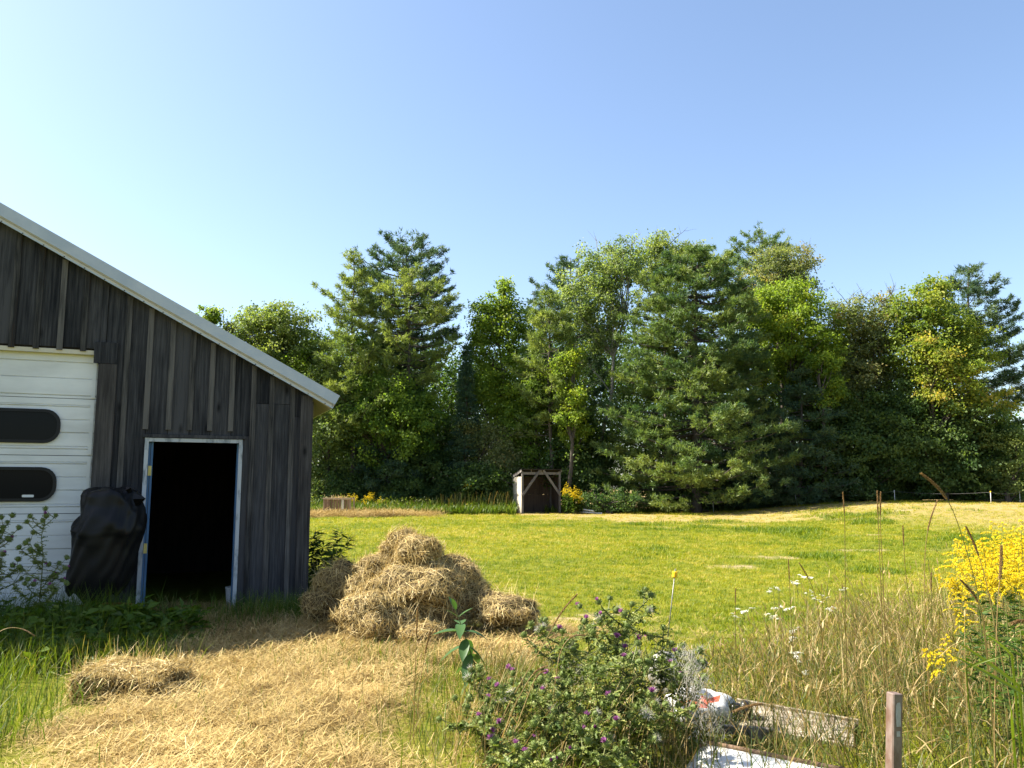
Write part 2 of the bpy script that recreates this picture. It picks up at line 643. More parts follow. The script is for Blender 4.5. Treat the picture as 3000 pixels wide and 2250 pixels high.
def board(x0, x1, z0, z1, parent, name='board', mat=None, y0=-.024, y1=0.0, slope=True, tone=.5):
    za, zb = (roof_z(x0) + .03, roof_z(x1) + .03) if z1 is None else (z1, z1)
    ox, oz = (x0 + x1) / 2, z0
    g = G().prism([(x0 - ox, 0), (x1 - ox, 0), (x1 - ox, zb - oz), (x0 - ox, za - oz)], y0, y1, tone)
    return g.build(name, mat or M_board, parent, loc=(ox, 0, oz))


x = 0.0
k = 0
while x > LEFT + .05:
    x0 = max(x - PITCHW + .004, LEFT)
    x1 = x - .004
    jy = -.003 * (k * 7 % 3)
    z0 = -.05
    pieces = [(x0, x1)]
    # cut at the openings
    if x0 >= GAR[0] - .01 and x1 <= GAR[1] + .01:
        board(x0, x1, GAR[2] + .06, None, gw, y0=-.024 + jy)
    elif x0 < GAR[1] < x1:
        board(x0, GAR[1], GAR[2] + .06, None, gw, y0=-.024 + jy)
        board(GAR[1] + .003, x1, z0, None, gw, y0=-.024 + jy)
    elif x0 < GAR[0] < x1:
        board(x0, GAR[0] - .003, z0, None, gw, y0=-.024 + jy)
        board(GAR[0], x1, GAR[2] + .06, None, gw, y0=-.024 + jy)
    elif x0 > DOOR[0] and x1 < DOOR[1]:
        board(x0, x1, DOOR[2] + .045, None, gw, y0=-.024 + jy)
    elif x0 < DOOR[0] < x1:
        board(x0, DOOR[0] - .003, z0, DOOR[2] + .042, gw, y0=-.024 + jy)
        board(x0, x1, DOOR[2] + .045, None, gw, y0=-.024 + jy)
    elif x0 < DOOR[1] < x1:
        board(DOOR[1] + .003, x1, z0, DOOR[2] + .042, gw, y0=-.024 + jy)
        board(x0, x1, DOOR[2] + .045, None, gw, y0=-.024 + jy)
    elif k < 4:
        zj = 2.58 - .004 * k if k else 2.42
        board(x0, x1, z0, zj, gw, y0=-.026 + jy)
        board(x0, x1, zj + .006, None, gw, y0=-.021 + jy)
    else:
        board(x0, x1, z0, None, gw, y0=-.024 + jy)
    # batten over the joint on the left of the board
    xb = x - PITCHW
    if xb > LEFT + .1 and k > -1:
        w = .031
        if GAR[0] < xb < GAR[1]:
            zb = GAR[2] + .02
        elif DOOR[0] - .03 < xb < DOOR[1] + .03:
            zb = DOOR[2] + .10
        else:
            zb = -.05
        if not (GAR[1] - .02 < xb < GAR[1] + .23 and zb < 0):
            za = roof_z(xb)
            G().box((-w, -.050, 0), (w, -.0245 - .007, za - zb)).build('batten', M_batten, gw, loc=(xb + random.Random(k).uniform(-.012, .012), 0, zb))
    x -= PITCHW
    k += 1

# trim boards beside and above the garage door
G().box((0, -.058, -.05), (.20, -.033, 2.98)).build('trim_board', M_corner, gw, loc=(GAR[1] + .004, 0, 0))
G().box((0, -.062, 2.985), (.25, -.033, 3.24)).build('trim_board', M_board, gw, loc=(GAR[1] - .05, 0, 0))
G().box((GAR[0], -.03, 3.085), (GAR[1] - .05, .16, 3.135)).build('header_strip', M_cream, gw)
g = G().box((-.145, -.085, -.05), (.0, -.052, 2.70))
g.build('corner_board', M_corner, gw, loc=(0.012, 0, 0))
G().box((0, -.055, -.05), (.026, .13, 2.62)).build('corner_board', M_corner, gw, loc=(0.002, 0, 0))
G().box((DOOR[0] - .03, -.062, DOOR[2] + .005), (DOOR[1] + .03, -.026, DOOR[2] + .042)).build('drip_board', M_board, gw)

# doorway: pale outer frame, blue stop, yellow hinges
df = bpy.data.objects.new('door_frame', None)
COL.objects.link(df)
df.parent = barn
jw = .044
G().box((DOOR[0], -.048, -.02), (DOOR[0] + jw, .02, DOOR[2])).build('jamb', M_paleblue, df)
G().box((DOOR[1] - jw, -.048, -.02), (DOOR[1], .02, DOOR[2])).build('jamb', M_paleblue, df)
G().box((DOOR[0] + jw, -.046, DOOR[2] - .046), (DOOR[1] - jw, .02, DOOR[2] - .002)).build('head_jamb', M_paleblue, df)
G().box((DOOR[0] + jw + .0005, .0205, -.02), (DOOR[0] + jw + .052, .06, DOOR[2] - .05)).box((DOOR[0] + jw + .022, .0175, -.02), (DOOR[0] + jw + .027, .0203, DOOR[2] - .05), mi=1).build('door_stop', [M_blue, M_gap], df)
G().box((DOOR[1] - jw - .014, .021, -.02), (DOOR[1] - jw - .0005, .15, DOOR[2] - .05)).build('door_stop', M_blue, df)
for zc in (1.72, .80):
    h = G().box((DOOR[0] + jw + .006, .012, zc - .058), (DOOR[0] + jw + .044, .0172, zc + .058))
    for i in (-1, 1):
        for j in (-.035, 0, .035):
            h.box((DOOR[0] + jw + .025 + i * .010 - .003, .0105, zc + j - .003), (DOOR[0] + jw + .025 + i * .010 + .003, .0118, zc + j + .003))
    h.build('hinge', M_brass, df)

# garage door: four ribbed sections with long rounded windows
gd = bpy.data.objects.new('garage_door', None)
COL.objects.link(gd)
gd.parent = barn
secs = [(2.565, 3.10), (1.893, 2.558), (1.222, 1.886), (.551, 1.215), (-.04, .544)]
gx0, gx1, gy = GAR[0], GAR[1] - .006, .06


def rr_outline(x0, x1, z0, z1, r, n=7):
    pts = []
    for cx, cz, a0 in ((x1 - r, z1 - r, 0), (x0 + r, z1 - r, 90), (x0 + r, z0 + r, 180), (x1 - r, z0 + r, 270)):
        for i in range(n):
            a = R(a0 + 90 * i / (n - 1))
            pts.append((cx + r * math.cos(a), cz + r * math.sin(a)))
    return pts


for si, (z0, z1) in enumerate(secs):
    h = z1 - z0
    if si == 0:
        fr = [0, .06, .44, .80, 1]
    else:
        fr = [0, .11, .155, .40, .63, .86, .89, 1]
    prof = []
    for i, f in enumerate(fr):
        zz = z0 + h * f
        if 0 < i < len(fr) - 1:
            prof += [(zz - .007, gy - (.0 if i % 2 else .006)), (zz, gy + .010), (zz + .007, gy - (.006 if i % 2 else .0))]
        else:
            prof.append((zz, gy))
    n = len(prof)
    V = [(gx0, y, z) for z, y in prof] + [(gx1, y, z) for z, y in prof] + [(gx0, gy + .04, z0), (gx1, gy + .04, z0), (gx0, gy + .04, z1), (gx1, gy + .04, z1)]
    Q = [[i, i + n, i + n + 1, i + 1] for i in range(n - 1)] + [[2 * n, 2 * n + 1, n, 0], [n - 1, 2 * n - 1, 2 * n + 3, 2 * n + 2]]
    G().add(V, np.array(Q)).build('door_section', M_white, gd)
    G().box((gx1 - .055, gy - .012, z0 + .01), (gx1 - .012, gy - .0085, z1 - .01)).build('end_stile', M_white, gd)
    if si in (1, 2):
        for (wx0, wx1) in ((-4.25, -2.86), (-6.0, -4.6), (-7.75, -6.35)):
            a, bb = z0 + h * .205, z0 + h * .80
            o1 = rr_outline(wx0, wx1, a, bb, .165)
            o2 = rr_outline(wx0 + .035, wx1 - .035, a + .035, bb - .035, .135)
            n = len(o1)
            V = [(x, gy - .03, z) for x, z in o1] + [(x, gy - .03, z) for x, z in o2] + [(x, gy + .005, z) for x, z in o1] + [(x, gy - .004, z) for x, z in o2]
            i = np.arange(n)
            j = (i + 1) % n
            G().add(V, [np.stack([i, i + n, j + n, j], -1), np.stack([i, j, j + 2 * n, i + 2 * n], -1), np.stack([i + n, i + 3 * n, j + 3 * n, j + n], -1)]).build('window_frame', M_rubber, gd)
            V = [(x, gy - .0075, z) for x, z in rr_outline(wx0 + .02, wx1 - .02, a + .02, bb - .02, .15)]
            G().add(V, [np.arange(n)[::-1]]).build('window_pane', m_glass, gd)
    if si == 2:
        st = rr_outline(-3.20, -3.08, z0 + h * .205 + .05, z0 + h * .205 + .078, .01, 3)
        V = [(x, gy - .0095, z) for x, z in st]
        G().add(V, [np.arange(len(st))[::-1]]).build('sticker', M_white, gd)
G().box((gx0, .115, -.05), (gx1 + .3, .14, 3.2)).build('backing', M_gap, gd)

# roof with rake trim
rf = bpy.data.objects.new('roof', None)
COL.objects.link(rf)
rf.parent = barn
EV, OV, DEPTH = .26, .16, 5.4


def rake(xa, xb, off_lo, off_hi, y0, y1, name, mat):
    """band along the roof slope from xa to xb between heights above the wall line"""
    za, zb = roof_z(xa), roof_z(xb)
    q_ = 1 / (1 + SL * SL)

    def end(x_, z_, off):     # eave ends are cut square to the slope
        if abs(x_ - EV) < .001:
            return (x_ + off * SL * q_, z_ + off * q_)
        if abs(x_ - (LEFT - EV)) < .001:
            return (x_ - off * SL * q_, z_ + off * q_)
        return (x_, z_ + off)
    G().prism([end(xa, za, off_lo), end(xb, zb, off_lo), end(xb, zb, off_hi), end(xa, za, off_hi)], y0, y1).build(name, mat, rf)


for (xa, xb) in ((RIDGE, EV), (LEFT - EV, RIDGE)):
    rake(xa, xb, .17, .205, -OV + .012, DEPTH, 'roof_panel', M_roof)
    rake(xa, xb, .062, .212, -OV, -OV + .010, 'fascia', M_trimmetal)
    rake(xa, xb, .016, .0615, -OV + .012, -OV + .034, 'fascia_lip', M_cream)
    rake(xa, xb, .036, .05, -OV + .012, -.03, 'soffit', M_cream)
    rake(xa, xb, -.004, .0155, -OV + .006, -OV + .03, 'trim_strip', M_trimmetal)
# eave soffit, eave fascia
for s_, xe, xw in ((1, EV, .03), (-1, LEFT - EV, LEFT - .03)):
    za = roof_z(xe)
    G().box((min(xe, xe - .012 * s_), -OV + .012, za + .0), (max(xe, xe - .012 * s_), DEPTH, za + .155)).build('fascia', M_trimmetal, rf)
    G().prism([(xw, roof_z(xw) + .02), (xe - .014 * s_, za + .005), (xe - .014 * s_, za + .02), (xw, roof_z(xw) + .035)][::(1 if s_ > 0 else -1)], -.03, DEPTH).build('soffit', M_cream, rf)
# screws along the rake lip
g = G()
for i in range(26):
    xx = EV - .1 - i * .22
    if xx > RIDGE:
        g.box((xx - .006, -OV + .004, roof_z(xx) + .0), (xx + .006, -OV + .0055, roof_z(xx) + .012))
tag(g.build('screw_row', M_gap, rf), kind='stuff')

G().box((-.02, .131, -.4), (-.001, DEPTH - .05, 2.825)).build('side_wall', M_board, barn)
G().box((LEFT, .02, -.4), (LEFT + .02, DEPTH - .05, 2.825)).build('side_wall', M_board, barn)
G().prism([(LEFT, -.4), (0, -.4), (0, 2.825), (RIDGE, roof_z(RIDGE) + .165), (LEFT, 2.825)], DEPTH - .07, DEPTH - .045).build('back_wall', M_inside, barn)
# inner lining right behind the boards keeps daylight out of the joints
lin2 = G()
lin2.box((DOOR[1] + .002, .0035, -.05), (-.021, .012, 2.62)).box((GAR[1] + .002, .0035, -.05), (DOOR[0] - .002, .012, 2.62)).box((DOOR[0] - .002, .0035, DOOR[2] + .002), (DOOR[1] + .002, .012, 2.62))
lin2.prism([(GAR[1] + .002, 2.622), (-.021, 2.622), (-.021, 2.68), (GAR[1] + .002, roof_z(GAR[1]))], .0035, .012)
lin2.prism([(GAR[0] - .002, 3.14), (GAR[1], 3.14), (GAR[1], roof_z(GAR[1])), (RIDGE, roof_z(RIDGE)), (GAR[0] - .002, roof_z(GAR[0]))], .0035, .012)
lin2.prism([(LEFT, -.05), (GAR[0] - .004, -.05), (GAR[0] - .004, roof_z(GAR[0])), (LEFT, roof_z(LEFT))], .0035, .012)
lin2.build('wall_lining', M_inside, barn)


def barn_pt(x, y, z=0.0):
    c_, s_ = math.cos(BARN_RZ), math.sin(BARN_RZ)
    return np.array([CX + x * c_ - y * s_, CY + x * s_ + y * c_, z])


# white bucket just inside the doorway
bk = tag(empty('bucket', barn_pt(-.82, .30, 0.02)), 'small white plastic bucket inside the barn doorway by the right jamb', 'bucket')
M_plast = plain_mat('white_plastic', (.5, .5, .48), (.6, .6, .58), 5, rough=.45)
G().lathe([(0, 0), (.095, 0), (.115, .24), (.122, .24), (.122, .26), (.108, .26), (.09, .01), (0, .01)], 14).build('pail', M_plast, bk, smooth=False)
a = np.linspace(0, math.pi, 9)
G().tube(np.stack([.12 * np.cos(a), .04 * np.sin(a) + .0, .22 - .1 * np.sin(a)], -1), .004, 5).build('handle', M_plast, bk)
# ------------------------------------------------------------------ trees
M_bark = plain_mat('grey_brown_bark', (.05, .04, .033), (.10, .085, .07), 9, rough=.95, stretch=(2, 2, .4))
M_birch = plain_mat('pale_bark', (.16, .14, .12), (.30, .28, .25), 9, rough=.9, stretch=(1, 1, 2))


def lm(name, a, b_, c_, d_=None, trans=.52):
    st = [(0.05, a), (.45, b_), (.85, c_)] + ([(.97, d_)] if d_ else [])
    return leaf_mat(name, st, trans=trans)


L_PINE = leaf_mat('pine_needles', [(.05, (.05, .10, .046)), (.5, (.115, .175, .055)), (.95, (.215, .255, .066))], trans=.35, rough=.5)
L_PINEY = leaf_mat('yellowish_pine_needles', [(.05, (.10, .15, .045)), (.5, (.18, .235, .066)), (.95, (.27, .31, .085))], trans=.38, rough=.5)
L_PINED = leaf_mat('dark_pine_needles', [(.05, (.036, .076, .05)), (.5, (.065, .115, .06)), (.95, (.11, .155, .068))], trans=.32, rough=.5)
L_MAPLE = lm('maple_leaves', (0.071, 0.141, 0.025), (0.133, 0.216, 0.032), (0.217, 0.297, 0.045))
L_YELLOW = lm('yellow_green_leaves', (0.119, 0.195, 0.029), (0.211, 0.290, 0.037), (0.316, 0.357, 0.041), (0.420, 0.404, 0.048))
L_OLIVE = lm('olive_leaves', (0.099, 0.149, 0.048), (0.175, 0.230, 0.069), (0.259, 0.297, 0.094))
L_BROWN = lm('browning_leaves', (0.104, 0.141, 0.054), (0.175, 0.203, 0.078), (0.244, 0.255, 0.106), (0.321, 0.242, 0.087))
L_ORANGE = lm('turning_leaves', (0.112, 0.175, 0.032), (0.211, 0.270, 0.041), (0.321, 0.317, 0.048), (0.420, 0.324, 0.072))
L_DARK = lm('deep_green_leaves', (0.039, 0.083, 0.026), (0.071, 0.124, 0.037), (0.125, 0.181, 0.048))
L_BIRCH = lm('birch_leaves', (0.119, 0.175, 0.060), (0.196, 0.255, 0.087), (0.280, 0.324, 0.123))


def rand_dir(n):
    return unit(rng.normal(size=(n, 3)))


def limb(g, a, b_, ra, rb, sag=.0, n=5, wig=.05):
    a, b_ = np.asarray(a, float), np.asarray(b_, float)
    t = np.linspace(0, 1, 5)[:, None]
    L = np.linalg.norm(b_ - a)
    P = a + (b_ - a) * t
    P[1:-1] += rng.normal(size=(3, 3)) * wig * L * .5
    P[:, 2] += sag * L * (4 * t * (1 - t))[:, 0]
    g.tube(P, np.linspace(ra, rb, 5), n, cap=False)
    return P


def broadleaf(label, Y, base_px, lobes, mat, leaf=.15, dens=1.0, trunk_r=.16, bark=None, hue=.5, spread=.24, clump=.48, cat='tree', group='trees along the edge of the wood', flat=.62, droop=0.0, bare=0, name='broadleaf_tree', trunk_top=None):
    """lobes: (px, py, rx, ry) of each part of the crown as it shows in the photo"""
    c0 = atY(base_px, 1490, Y)
    base = np.array([c0[0], Y, float(gz(c0[0], Y)) - .05])
    root = tag(empty(name, base), label, cat, group)
    k = Y / F_PX
    tr = G()
    cr = G()
    tops = []
    for (px, py, rx, ry) in lobes:
        c = atY(px, py, Y)
        c[1] += rng.uniform(-.35, .35) * rx * k
        rx, ry = rx * 1.12, ry * 1.06
        rr = np.array([rx * k, max(rx * k * .85, .5), ry * k])
        nc = int(max(9, 6.6 * dens * (rr[0] * rr[1] * rr[2]) ** .70 / clump ** 1.5))
        d = rand_dir(nc)
        rad = rng.random(nc) ** .40
        pts = c + d * rr * rad[:, None] * (1 + .13 * rng.normal(size=(nc, 1)))
        tops.append((c, rr, pts))
        nl = rng.integers(60, 120, nc)
        ci = np.repeat(np.arange(nc), nl)
        N = len(ci)
        off = rng.normal(size=(N, 3)) * np.array([clump, clump, clump * flat]) * .55 * rng.uniform(.6, 1.25, nc)[ci][:, None]
        P = pts[ci] + off
        P[:, 2] -= droop * np.abs(rng.normal(size=N))
        P[:, 2] = np.maximum(P[:, 2], base[2] + .25)
        f = unit(off * .7 + rng.normal(size=(N, 3)) * .5 + np.array([0, 0, -.25 - droop]))
        nrm = unit(rng.normal(size=(N, 3)) * .75 + np.array([0, 0, .9]) + d[ci] * .5)
        th = np.clip(hue + spread * rng.normal(size=nc), 0, 1)
        tone = np.clip(th[ci] + .14 * rng.normal(size=N), 0, 1)
        s = leaf * .98 * rng.uniform(.7, 1.3, N)
        cr.leaves(P - base, f, nrm, s, s * .72, tone)
    topz = max(c[2] + rr[2] * .5 for c, rr, p in tops) if trunk_top is None else atY(base_px, trunk_top, Y)[2]
    hi = max(tops, key=lambda q: q[0][2])[0]
    t = np.linspace(0, 1, 8)[:, None]
    tp = base * (1 - t) + np.array([hi[0], hi[1], topz]) * t
    tp[1:-1, :2] += rng.normal(size=(6, 2)) * .10
    tr.tube(tp - base, np.linspace(trunk_r * .95, trunk_r * .16, 8), 7, cap=False)
    for c, rr, pts in tops:
        n = max(3, min(26, len(pts) // 5))
        for p in pts[rng.choice(len(pts), n, replace=False)]:
            zz = np.clip(p[2] - .45 * np.linalg.norm((p - base)[:2]) - .6, base[2] + .5, topz)
            i = int(np.clip((zz - base[2]) / (topz - base[2]) * 7, 0, 6))
            limb(tr, tp[i] - base, p - base, trunk_r * .28, .012, .05, 4)
        for _ in range(bare):
            p = c + np.array([rng.uniform(-.8, .8) * rr[0], 0, rr[2] * rng.uniform(1.0, 1.5)])
            a_ = c + np.array([0, 0, rr[2] * .3])
            limb(tr, a_ - base, p - base, .03, .006, .03, 4)
            for _j in range(3):
                m_ = a_ + (p - a_) * rng.uniform(.4, .8)
                limb(tr, m_ - base, m_ + (rng.normal(size=3) * .35 + np.array([0, 0, .35])) - base, .012, .004, 0, 3)
    tr.build('trunk', bark or M_bark, root, smooth=True)
    cr.build('crown', mat, root)
    return root


def conifer(label, Y, base_px, top_py, width_px, mat, profile, whorl=.78, per=6, tuft=.23, dens=1.0, upsweep=.18, low=0.08, trunk_r=.22, hue=.5, lean=0, extra=(), cat='pine tree', name='pine_tree', group='trees along the edge of the wood', right=1.0, left=1.0, sprays=1.0, tw=.052):
    """profile: [(height share, half-width share)]"""
    c0 = atY(base_px, 1490, Y)
    base = np.array([c0[0], Y, float(gz(c0[0], Y)) - .05])
    k = Y / F_PX
    top = atY(base_px + lean, top_py, Y)
    H = top[2] - base[2]
    root = tag(empty(name, base), label, cat, group)
    tr = G()
    cr = G()
    t = np.linspace(0, 1, 9)[:, None]
    tp = np.array([[0, 0, 0]]) * (1 - t) + (top - base)[None] * t
    tp[1:-1, :2] += rng.normal(size=(7, 2)) * .06
    tr.tube(tp, np.linspace(trunk_r, .02, 9), 7, cap=False)
    hw = width_px * k / 2
    ph = [p[0] for p in profile]
    pw = [p[1] for p in profile]
    P, A, T = [], [], []
    z = H * low
    br = []
    while z < H * .985:
        f = z / H
        n = per if f < .9 else 4
        a0 = rng.uniform(0, 6.28)
        for i in range(n):
            az = a0 + 6.283 * i / n + rng.normal() * .25
            Lr = hw * np.interp(f, ph, pw) * rng.uniform(.72, 1.12)
            Lr *= (right if math.cos(az) > .3 else (left if math.cos(az) < -.3 else 1.0))
            br.append((z + rng.normal() * whorl * .34, az, max(Lr, .12), None))
        z += whorl * (1.05 - .45 * f) * rng.uniform(.8, 1.2)
    for (px, py, ln, ang) in extra:      # single long limbs that stand out of the outline: tip pixel, length in m
        tip = atY(px, py, Y)
        br.append((tip[2] - base[2] - ang, 0.0 if px > base_px else math.pi, ln, 'x'))
    for (zb, az, Lr, ex) in br:
        zb = np.clip(zb, .2, H * .985)
        cpt = np.array([np.interp(zb, tp[:, 2], tp[:, i]) for i in range(3)])
        u = np.array([math.cos(az), math.sin(az), 0])
        n = 6
        s = np.linspace(0, 1, n)
        up = upsweep * (.5 + .9 * zb / H)
        pts = cpt + u * (Lr * s)[:, None]
        pts[:, 2] += Lr * (up * s ** 1.6 - .06 * s * (1 - s) * 4)
        sid = np.array([-u[1], u[0], 0])
        pts += sid * (rng.normal() * .08 * Lr * s ** 2)[:, None]
        tr.tube(pts, np.linspace(.012 + .013 * Lr, .006, n), 4, cap=False)
        nt_ = int(max(5, dens * (6 + 19 * Lr * sprays)))
        nn_ = int(2 + 3.0 * Lr)                      # side sprays: needles gather round their ends
        nq = .30 + .70 * np.sort(rng.random(nn_)) ** .8
        nq[-1] = 1.0
        nw = (.36 * Lr * (1.05 - nq) + .06 + .04 * Lr)
        nl_ = rng.normal(size=nn_) * nw * .8
        nh = rng.normal(size=nn_) * .05 + .04
        pick = rng.integers(0, nn_, nt_)
        q = np.clip(nq[pick] + rng.normal(size=nt_) * .12 / max(Lr, .4), .15, 1.03)
        wid = nw[pick]
        lat = nl_[pick] + rng.normal(size=nt_) * .13
        p0 = np.stack([np.interp(q, s, pts[:, i]) for i in range(3)], 1) + sid * lat[:, None]
        p0[:, 2] += nh[pick] + rng.normal(size=nt_) * .06
        ax = unit(u * 1.0 + sid * (lat * 1.2 / (wid + .1))[:, None] + np.array([0, 0, .35 + up]) + rng.normal(size=(nt_, 3)) * .25)
        P.append(p0)
        A.append(ax)
        T.append(np.clip(hue + .20 * rng.normal() + .12 * rng.normal(size=nt_), 0, 1))
    P = np.concatenate(P)
    A = np.concatenate(A)
    T = np.concatenate(T)
    P[:, 2] = np.maximum(P[:, 2], .15)
    M = 6
    N = len(P) * M
    ax = np.repeat(A, M, 0)
    o = np.repeat(P, M, 0) + rng.normal(size=(N, 3)) * .045
    d = unit(ax * .75 + rng.normal(size=(N, 3)) * .62 + np.array([0, 0, .12]))
    ln = tuft * rng.uniform(.7, 1.3, N)
    sd = unit(np.cross(d, rng.normal(size=(N, 3))))
    V = np.stack([o - sd * tw / 2, o + sd * tw / 2, o + d * ln[:, None]], 1).reshape(-1, 3)
    cr.add(V, np.arange(3 * N).reshape(N, 3), np.repeat(np.clip(np.repeat(T, M) + .08 * rng.normal(size=N), 0, 1), 3))
    tr.build('trunk', M_bark, root, smooth=True)
    cr.build('crown', mat, root)
    return root


CONE = [(0, .55), (.08, .95), (.2, 1), (.5, .78), (.8, .42), (.95, .14), (1, .03)]
OPEN = [(0, .3), (.25, .55), (.4, .95), (.6, 1), (.8, .72), (.92, .42), (1, .12)]
UMB = [(0, .25), (.45, .5), (.65, .95), (.8, 1), (.92, .72), (.98, .4), (1, .15)]
SPIRE = [(0, 1), (.3, .8), (.6, .5), (.9, .15), (1, .02)]

# back row first
conifer('dark pine with a flat wide top, tallest of the left group above the barn eave', 50, 1190, 700, 330, L_PINED, UMB, per=7, dens=1.35, upsweep=.25, low=.3, trunk_r=.27)
conifer('pine with a narrow spiky crown just left of the flat-topped pine', 47, 1035, 735, 300, L_PINEY, CONE, per=6, dens=1.3, upsweep=.32, low=.28, trunk_r=.2, extra=[(918, 838, 2.4, .8)])
conifer('open pale pine whose bare trunk shows in the middle of the left group', 47.5, 1198, 800, 330, L_PINEY, UMB, per=6, dens=1.1, upsweep=.2, low=.5, trunk_r=.2)
broadleaf('rounded olive green tree standing behind the barn roof', 48, 800, [(790, 985, 105, 85), (730, 960, 55, 55), (850, 940, 75, 55), (880, 1030, 80, 90), (760, 1060, 90, 70)], L_OLIVE, hue=.5)
broadleaf('sprig of a tree poking just above the white roof edge', 47, 610, [(608, 935, 36, 28), (590, 985, 60, 36), (625, 915, 14, 12)], L_YELLOW, hue=.35, dens=1.0, leaf=.14, clump=.3)
broadleaf('thin bare-twigged tree beside the sprig above the roof edge', 47.5, 662, [(668, 985, 26, 30)], L_BROWN, hue=.4, dens=.6, clump=.3, bare=5, trunk_r=.08, trunk_top=960)
conifer('slim dark spruce in the gap between the two tree groups', 47, 1366, 1010, 130, L_PINED, SPIRE, per=6, whorl=.36, tuft=.15, dens=1.1, upsweep=-.12, low=.05, trunk_r=.12, hue=.3, cat='spruce tree', name='spruce_tree')
broadleaf('tall yellow-green poplar right of the gap in the tree line', 48, 1458, [(1462, 900, 55, 62), (1425, 960, 45, 70), (1490, 985, 45, 90), (1440, 1080, 70, 90), (1470, 1190, 75, 90), (1475, 850, 20, 30), (1405, 1000, 34, 66), (1425, 900, 36, 44), (1520, 940, 36, 60), (1400, 1120, 40, 60)], L_YELLOW, hue=.28, spread=.16)
conifer('small dark pine top peeping behind the poplar', 52, 1565, 852, 200, L_PINED, CONE, per=6, dens=1.2, upsweep=.3, low=.35)
conifer('dark spiky pine behind the loose birch, leaning left with jagged arms', 50, 1672, 755, 250, L_PINED, OPEN, per=5, dens=1.2, upsweep=.4, low=.35, hue=.55, extra=[(1588, 845, 2.4, .7), (1626, 790, 1.4, .6)])
conifer('pale green pine with a visible trunk between poplar and birch', 46, 1612, 862, 210, L_PINEY, OPEN, per=6, dens=1.25, upsweep=.28, low=.38, trunk_r=.14, hue=.4)
broadleaf('loose pale birch with a forked trunk and sky showing through', 47, 1742, [(1760, 770, 85, 60), (1730, 850, 90, 75), (1800, 800, 70, 75), (1690, 920, 55, 70), (1790, 910, 75, 80), (1850, 740, 45, 45), (1770, 995, 55, 45)], L_BIRCH, hue=.45, dens=.8, bark=M_birch, trunk_r=.16, leaf=.14, bare=2)
broadleaf('olive tree top rising behind the big pine, highest point of the tree line', 52, 1965, [(1960, 735, 70, 62), (1930, 720, 30, 45), (2020, 770, 65, 60), (1890, 800, 60, 60)], L_OLIVE, hue=.55, dens=.9, bare=1)
conifer('big broad pine with layered drooping limbs, widest tree of the line', 44.5, 2040, 712, 560, L_PINE, [(0, .80), (.1, 1.0), (.3, .98), (.5, .78), (.66, .72), (.8, .62), (.9, .42), (.96, .22), (1, .08)], per=8, dens=1.15, upsweep=.12, low=.04, trunk_r=.3, whorl=.62, hue=.50, sprays=1.5, extra=[(1690, 1215, 5.8, -.3), (1700, 1335, 5.6, -.2), (1735, 1120, 4.6, .2), (2255, 1165, 3.8, .3), (2260, 1060, 3.6, .4)])
conifer('dark pine top standing behind the brown-tinged tree', 52, 2235, 688, 260, L_PINE, UMB, per=6, dens=1.3, upsweep=.35, low=.4, hue=.4)
broadleaf('brown-tinged loose tree in front of the dark pine top', 49, 2290, [(2285, 775, 85, 70), (2350, 780, 55, 55), (2240, 850, 75, 70), (2330, 850, 70, 55), (2250, 930, 55, 60)], L_BROWN, hue=.5, dens=.85, leaf=.13, bare=1)
broadleaf('bright yellow-green maple right of the big pine', 46, 2325, [(2310, 880, 85, 62), (2370, 930, 65, 70), (2260, 940, 55, 60), (2330, 1000, 105, 85), (2420, 1010, 45, 55), (2370, 1075, 70, 80), (2290, 1080, 65, 70)], L_YELLOW, hue=.42, spread=.18)
broadleaf('wide brown and olive tree with bare twigs on its top', 46.5, 2520, [(2490, 935, 80, 65), (2560, 960, 85, 70), (2475, 1035, 95, 90), (2580, 1060, 95, 90), (2510, 1130, 110, 90), (2610, 900, 35, 50)], L_BROWN, hue=.40, dens=1.0, leaf=.14, bare=4)
conifer('tall dark pine at the right end with long level arms', 48, 2838, 782, 330, L_PINED, [(0, .6), (.2, .9), (.4, 1), (.6, .86), (.8, .62), (.92, .4), (1, .12)], per=6, dens=1.5, upsweep=.2, low=.08, trunk_r=.27, whorl=.9, hue=.6, right=1.15, extra=[(2992, 918, 3.3, .9), (3030, 1050, 4.0, .5), (3050, 1100, 4.2, .3), (2960, 975, 2.6, .6)])
broadleaf('tall yellow-green tree in front of the right-end pine', 45.5, 2695, [(2700, 900, 75, 65), (2740, 850, 45, 40), (2650, 960, 70, 70), (2760, 970, 90, 75), (2830, 1020, 80, 70), (2720, 1060, 110, 75)], L_ORANGE, hue=.34, spread=.16)
broadleaf('orange-tinted maple low in front of the right-end pine', 44, 2775, [(2780, 1085, 75, 50), (2700, 1030, 55, 40), (2790, 1150, 85, 55), (2880, 1180, 75, 60)], L_ORANGE, hue=.62, spread=.16)
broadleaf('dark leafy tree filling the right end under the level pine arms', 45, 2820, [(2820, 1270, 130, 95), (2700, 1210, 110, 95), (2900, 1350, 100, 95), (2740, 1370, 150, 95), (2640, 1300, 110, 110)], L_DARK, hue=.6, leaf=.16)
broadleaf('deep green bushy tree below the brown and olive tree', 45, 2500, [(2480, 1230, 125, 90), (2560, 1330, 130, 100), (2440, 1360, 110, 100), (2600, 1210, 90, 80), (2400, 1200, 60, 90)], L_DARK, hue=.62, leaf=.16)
conifer('dark pine below the bright maple with a pale top', 44.5, 2345, 1090, 330, L_PINED, CONE, per=7, dens=1.3, upsweep=.12, low=.03, trunk_r=.16, hue=.55)
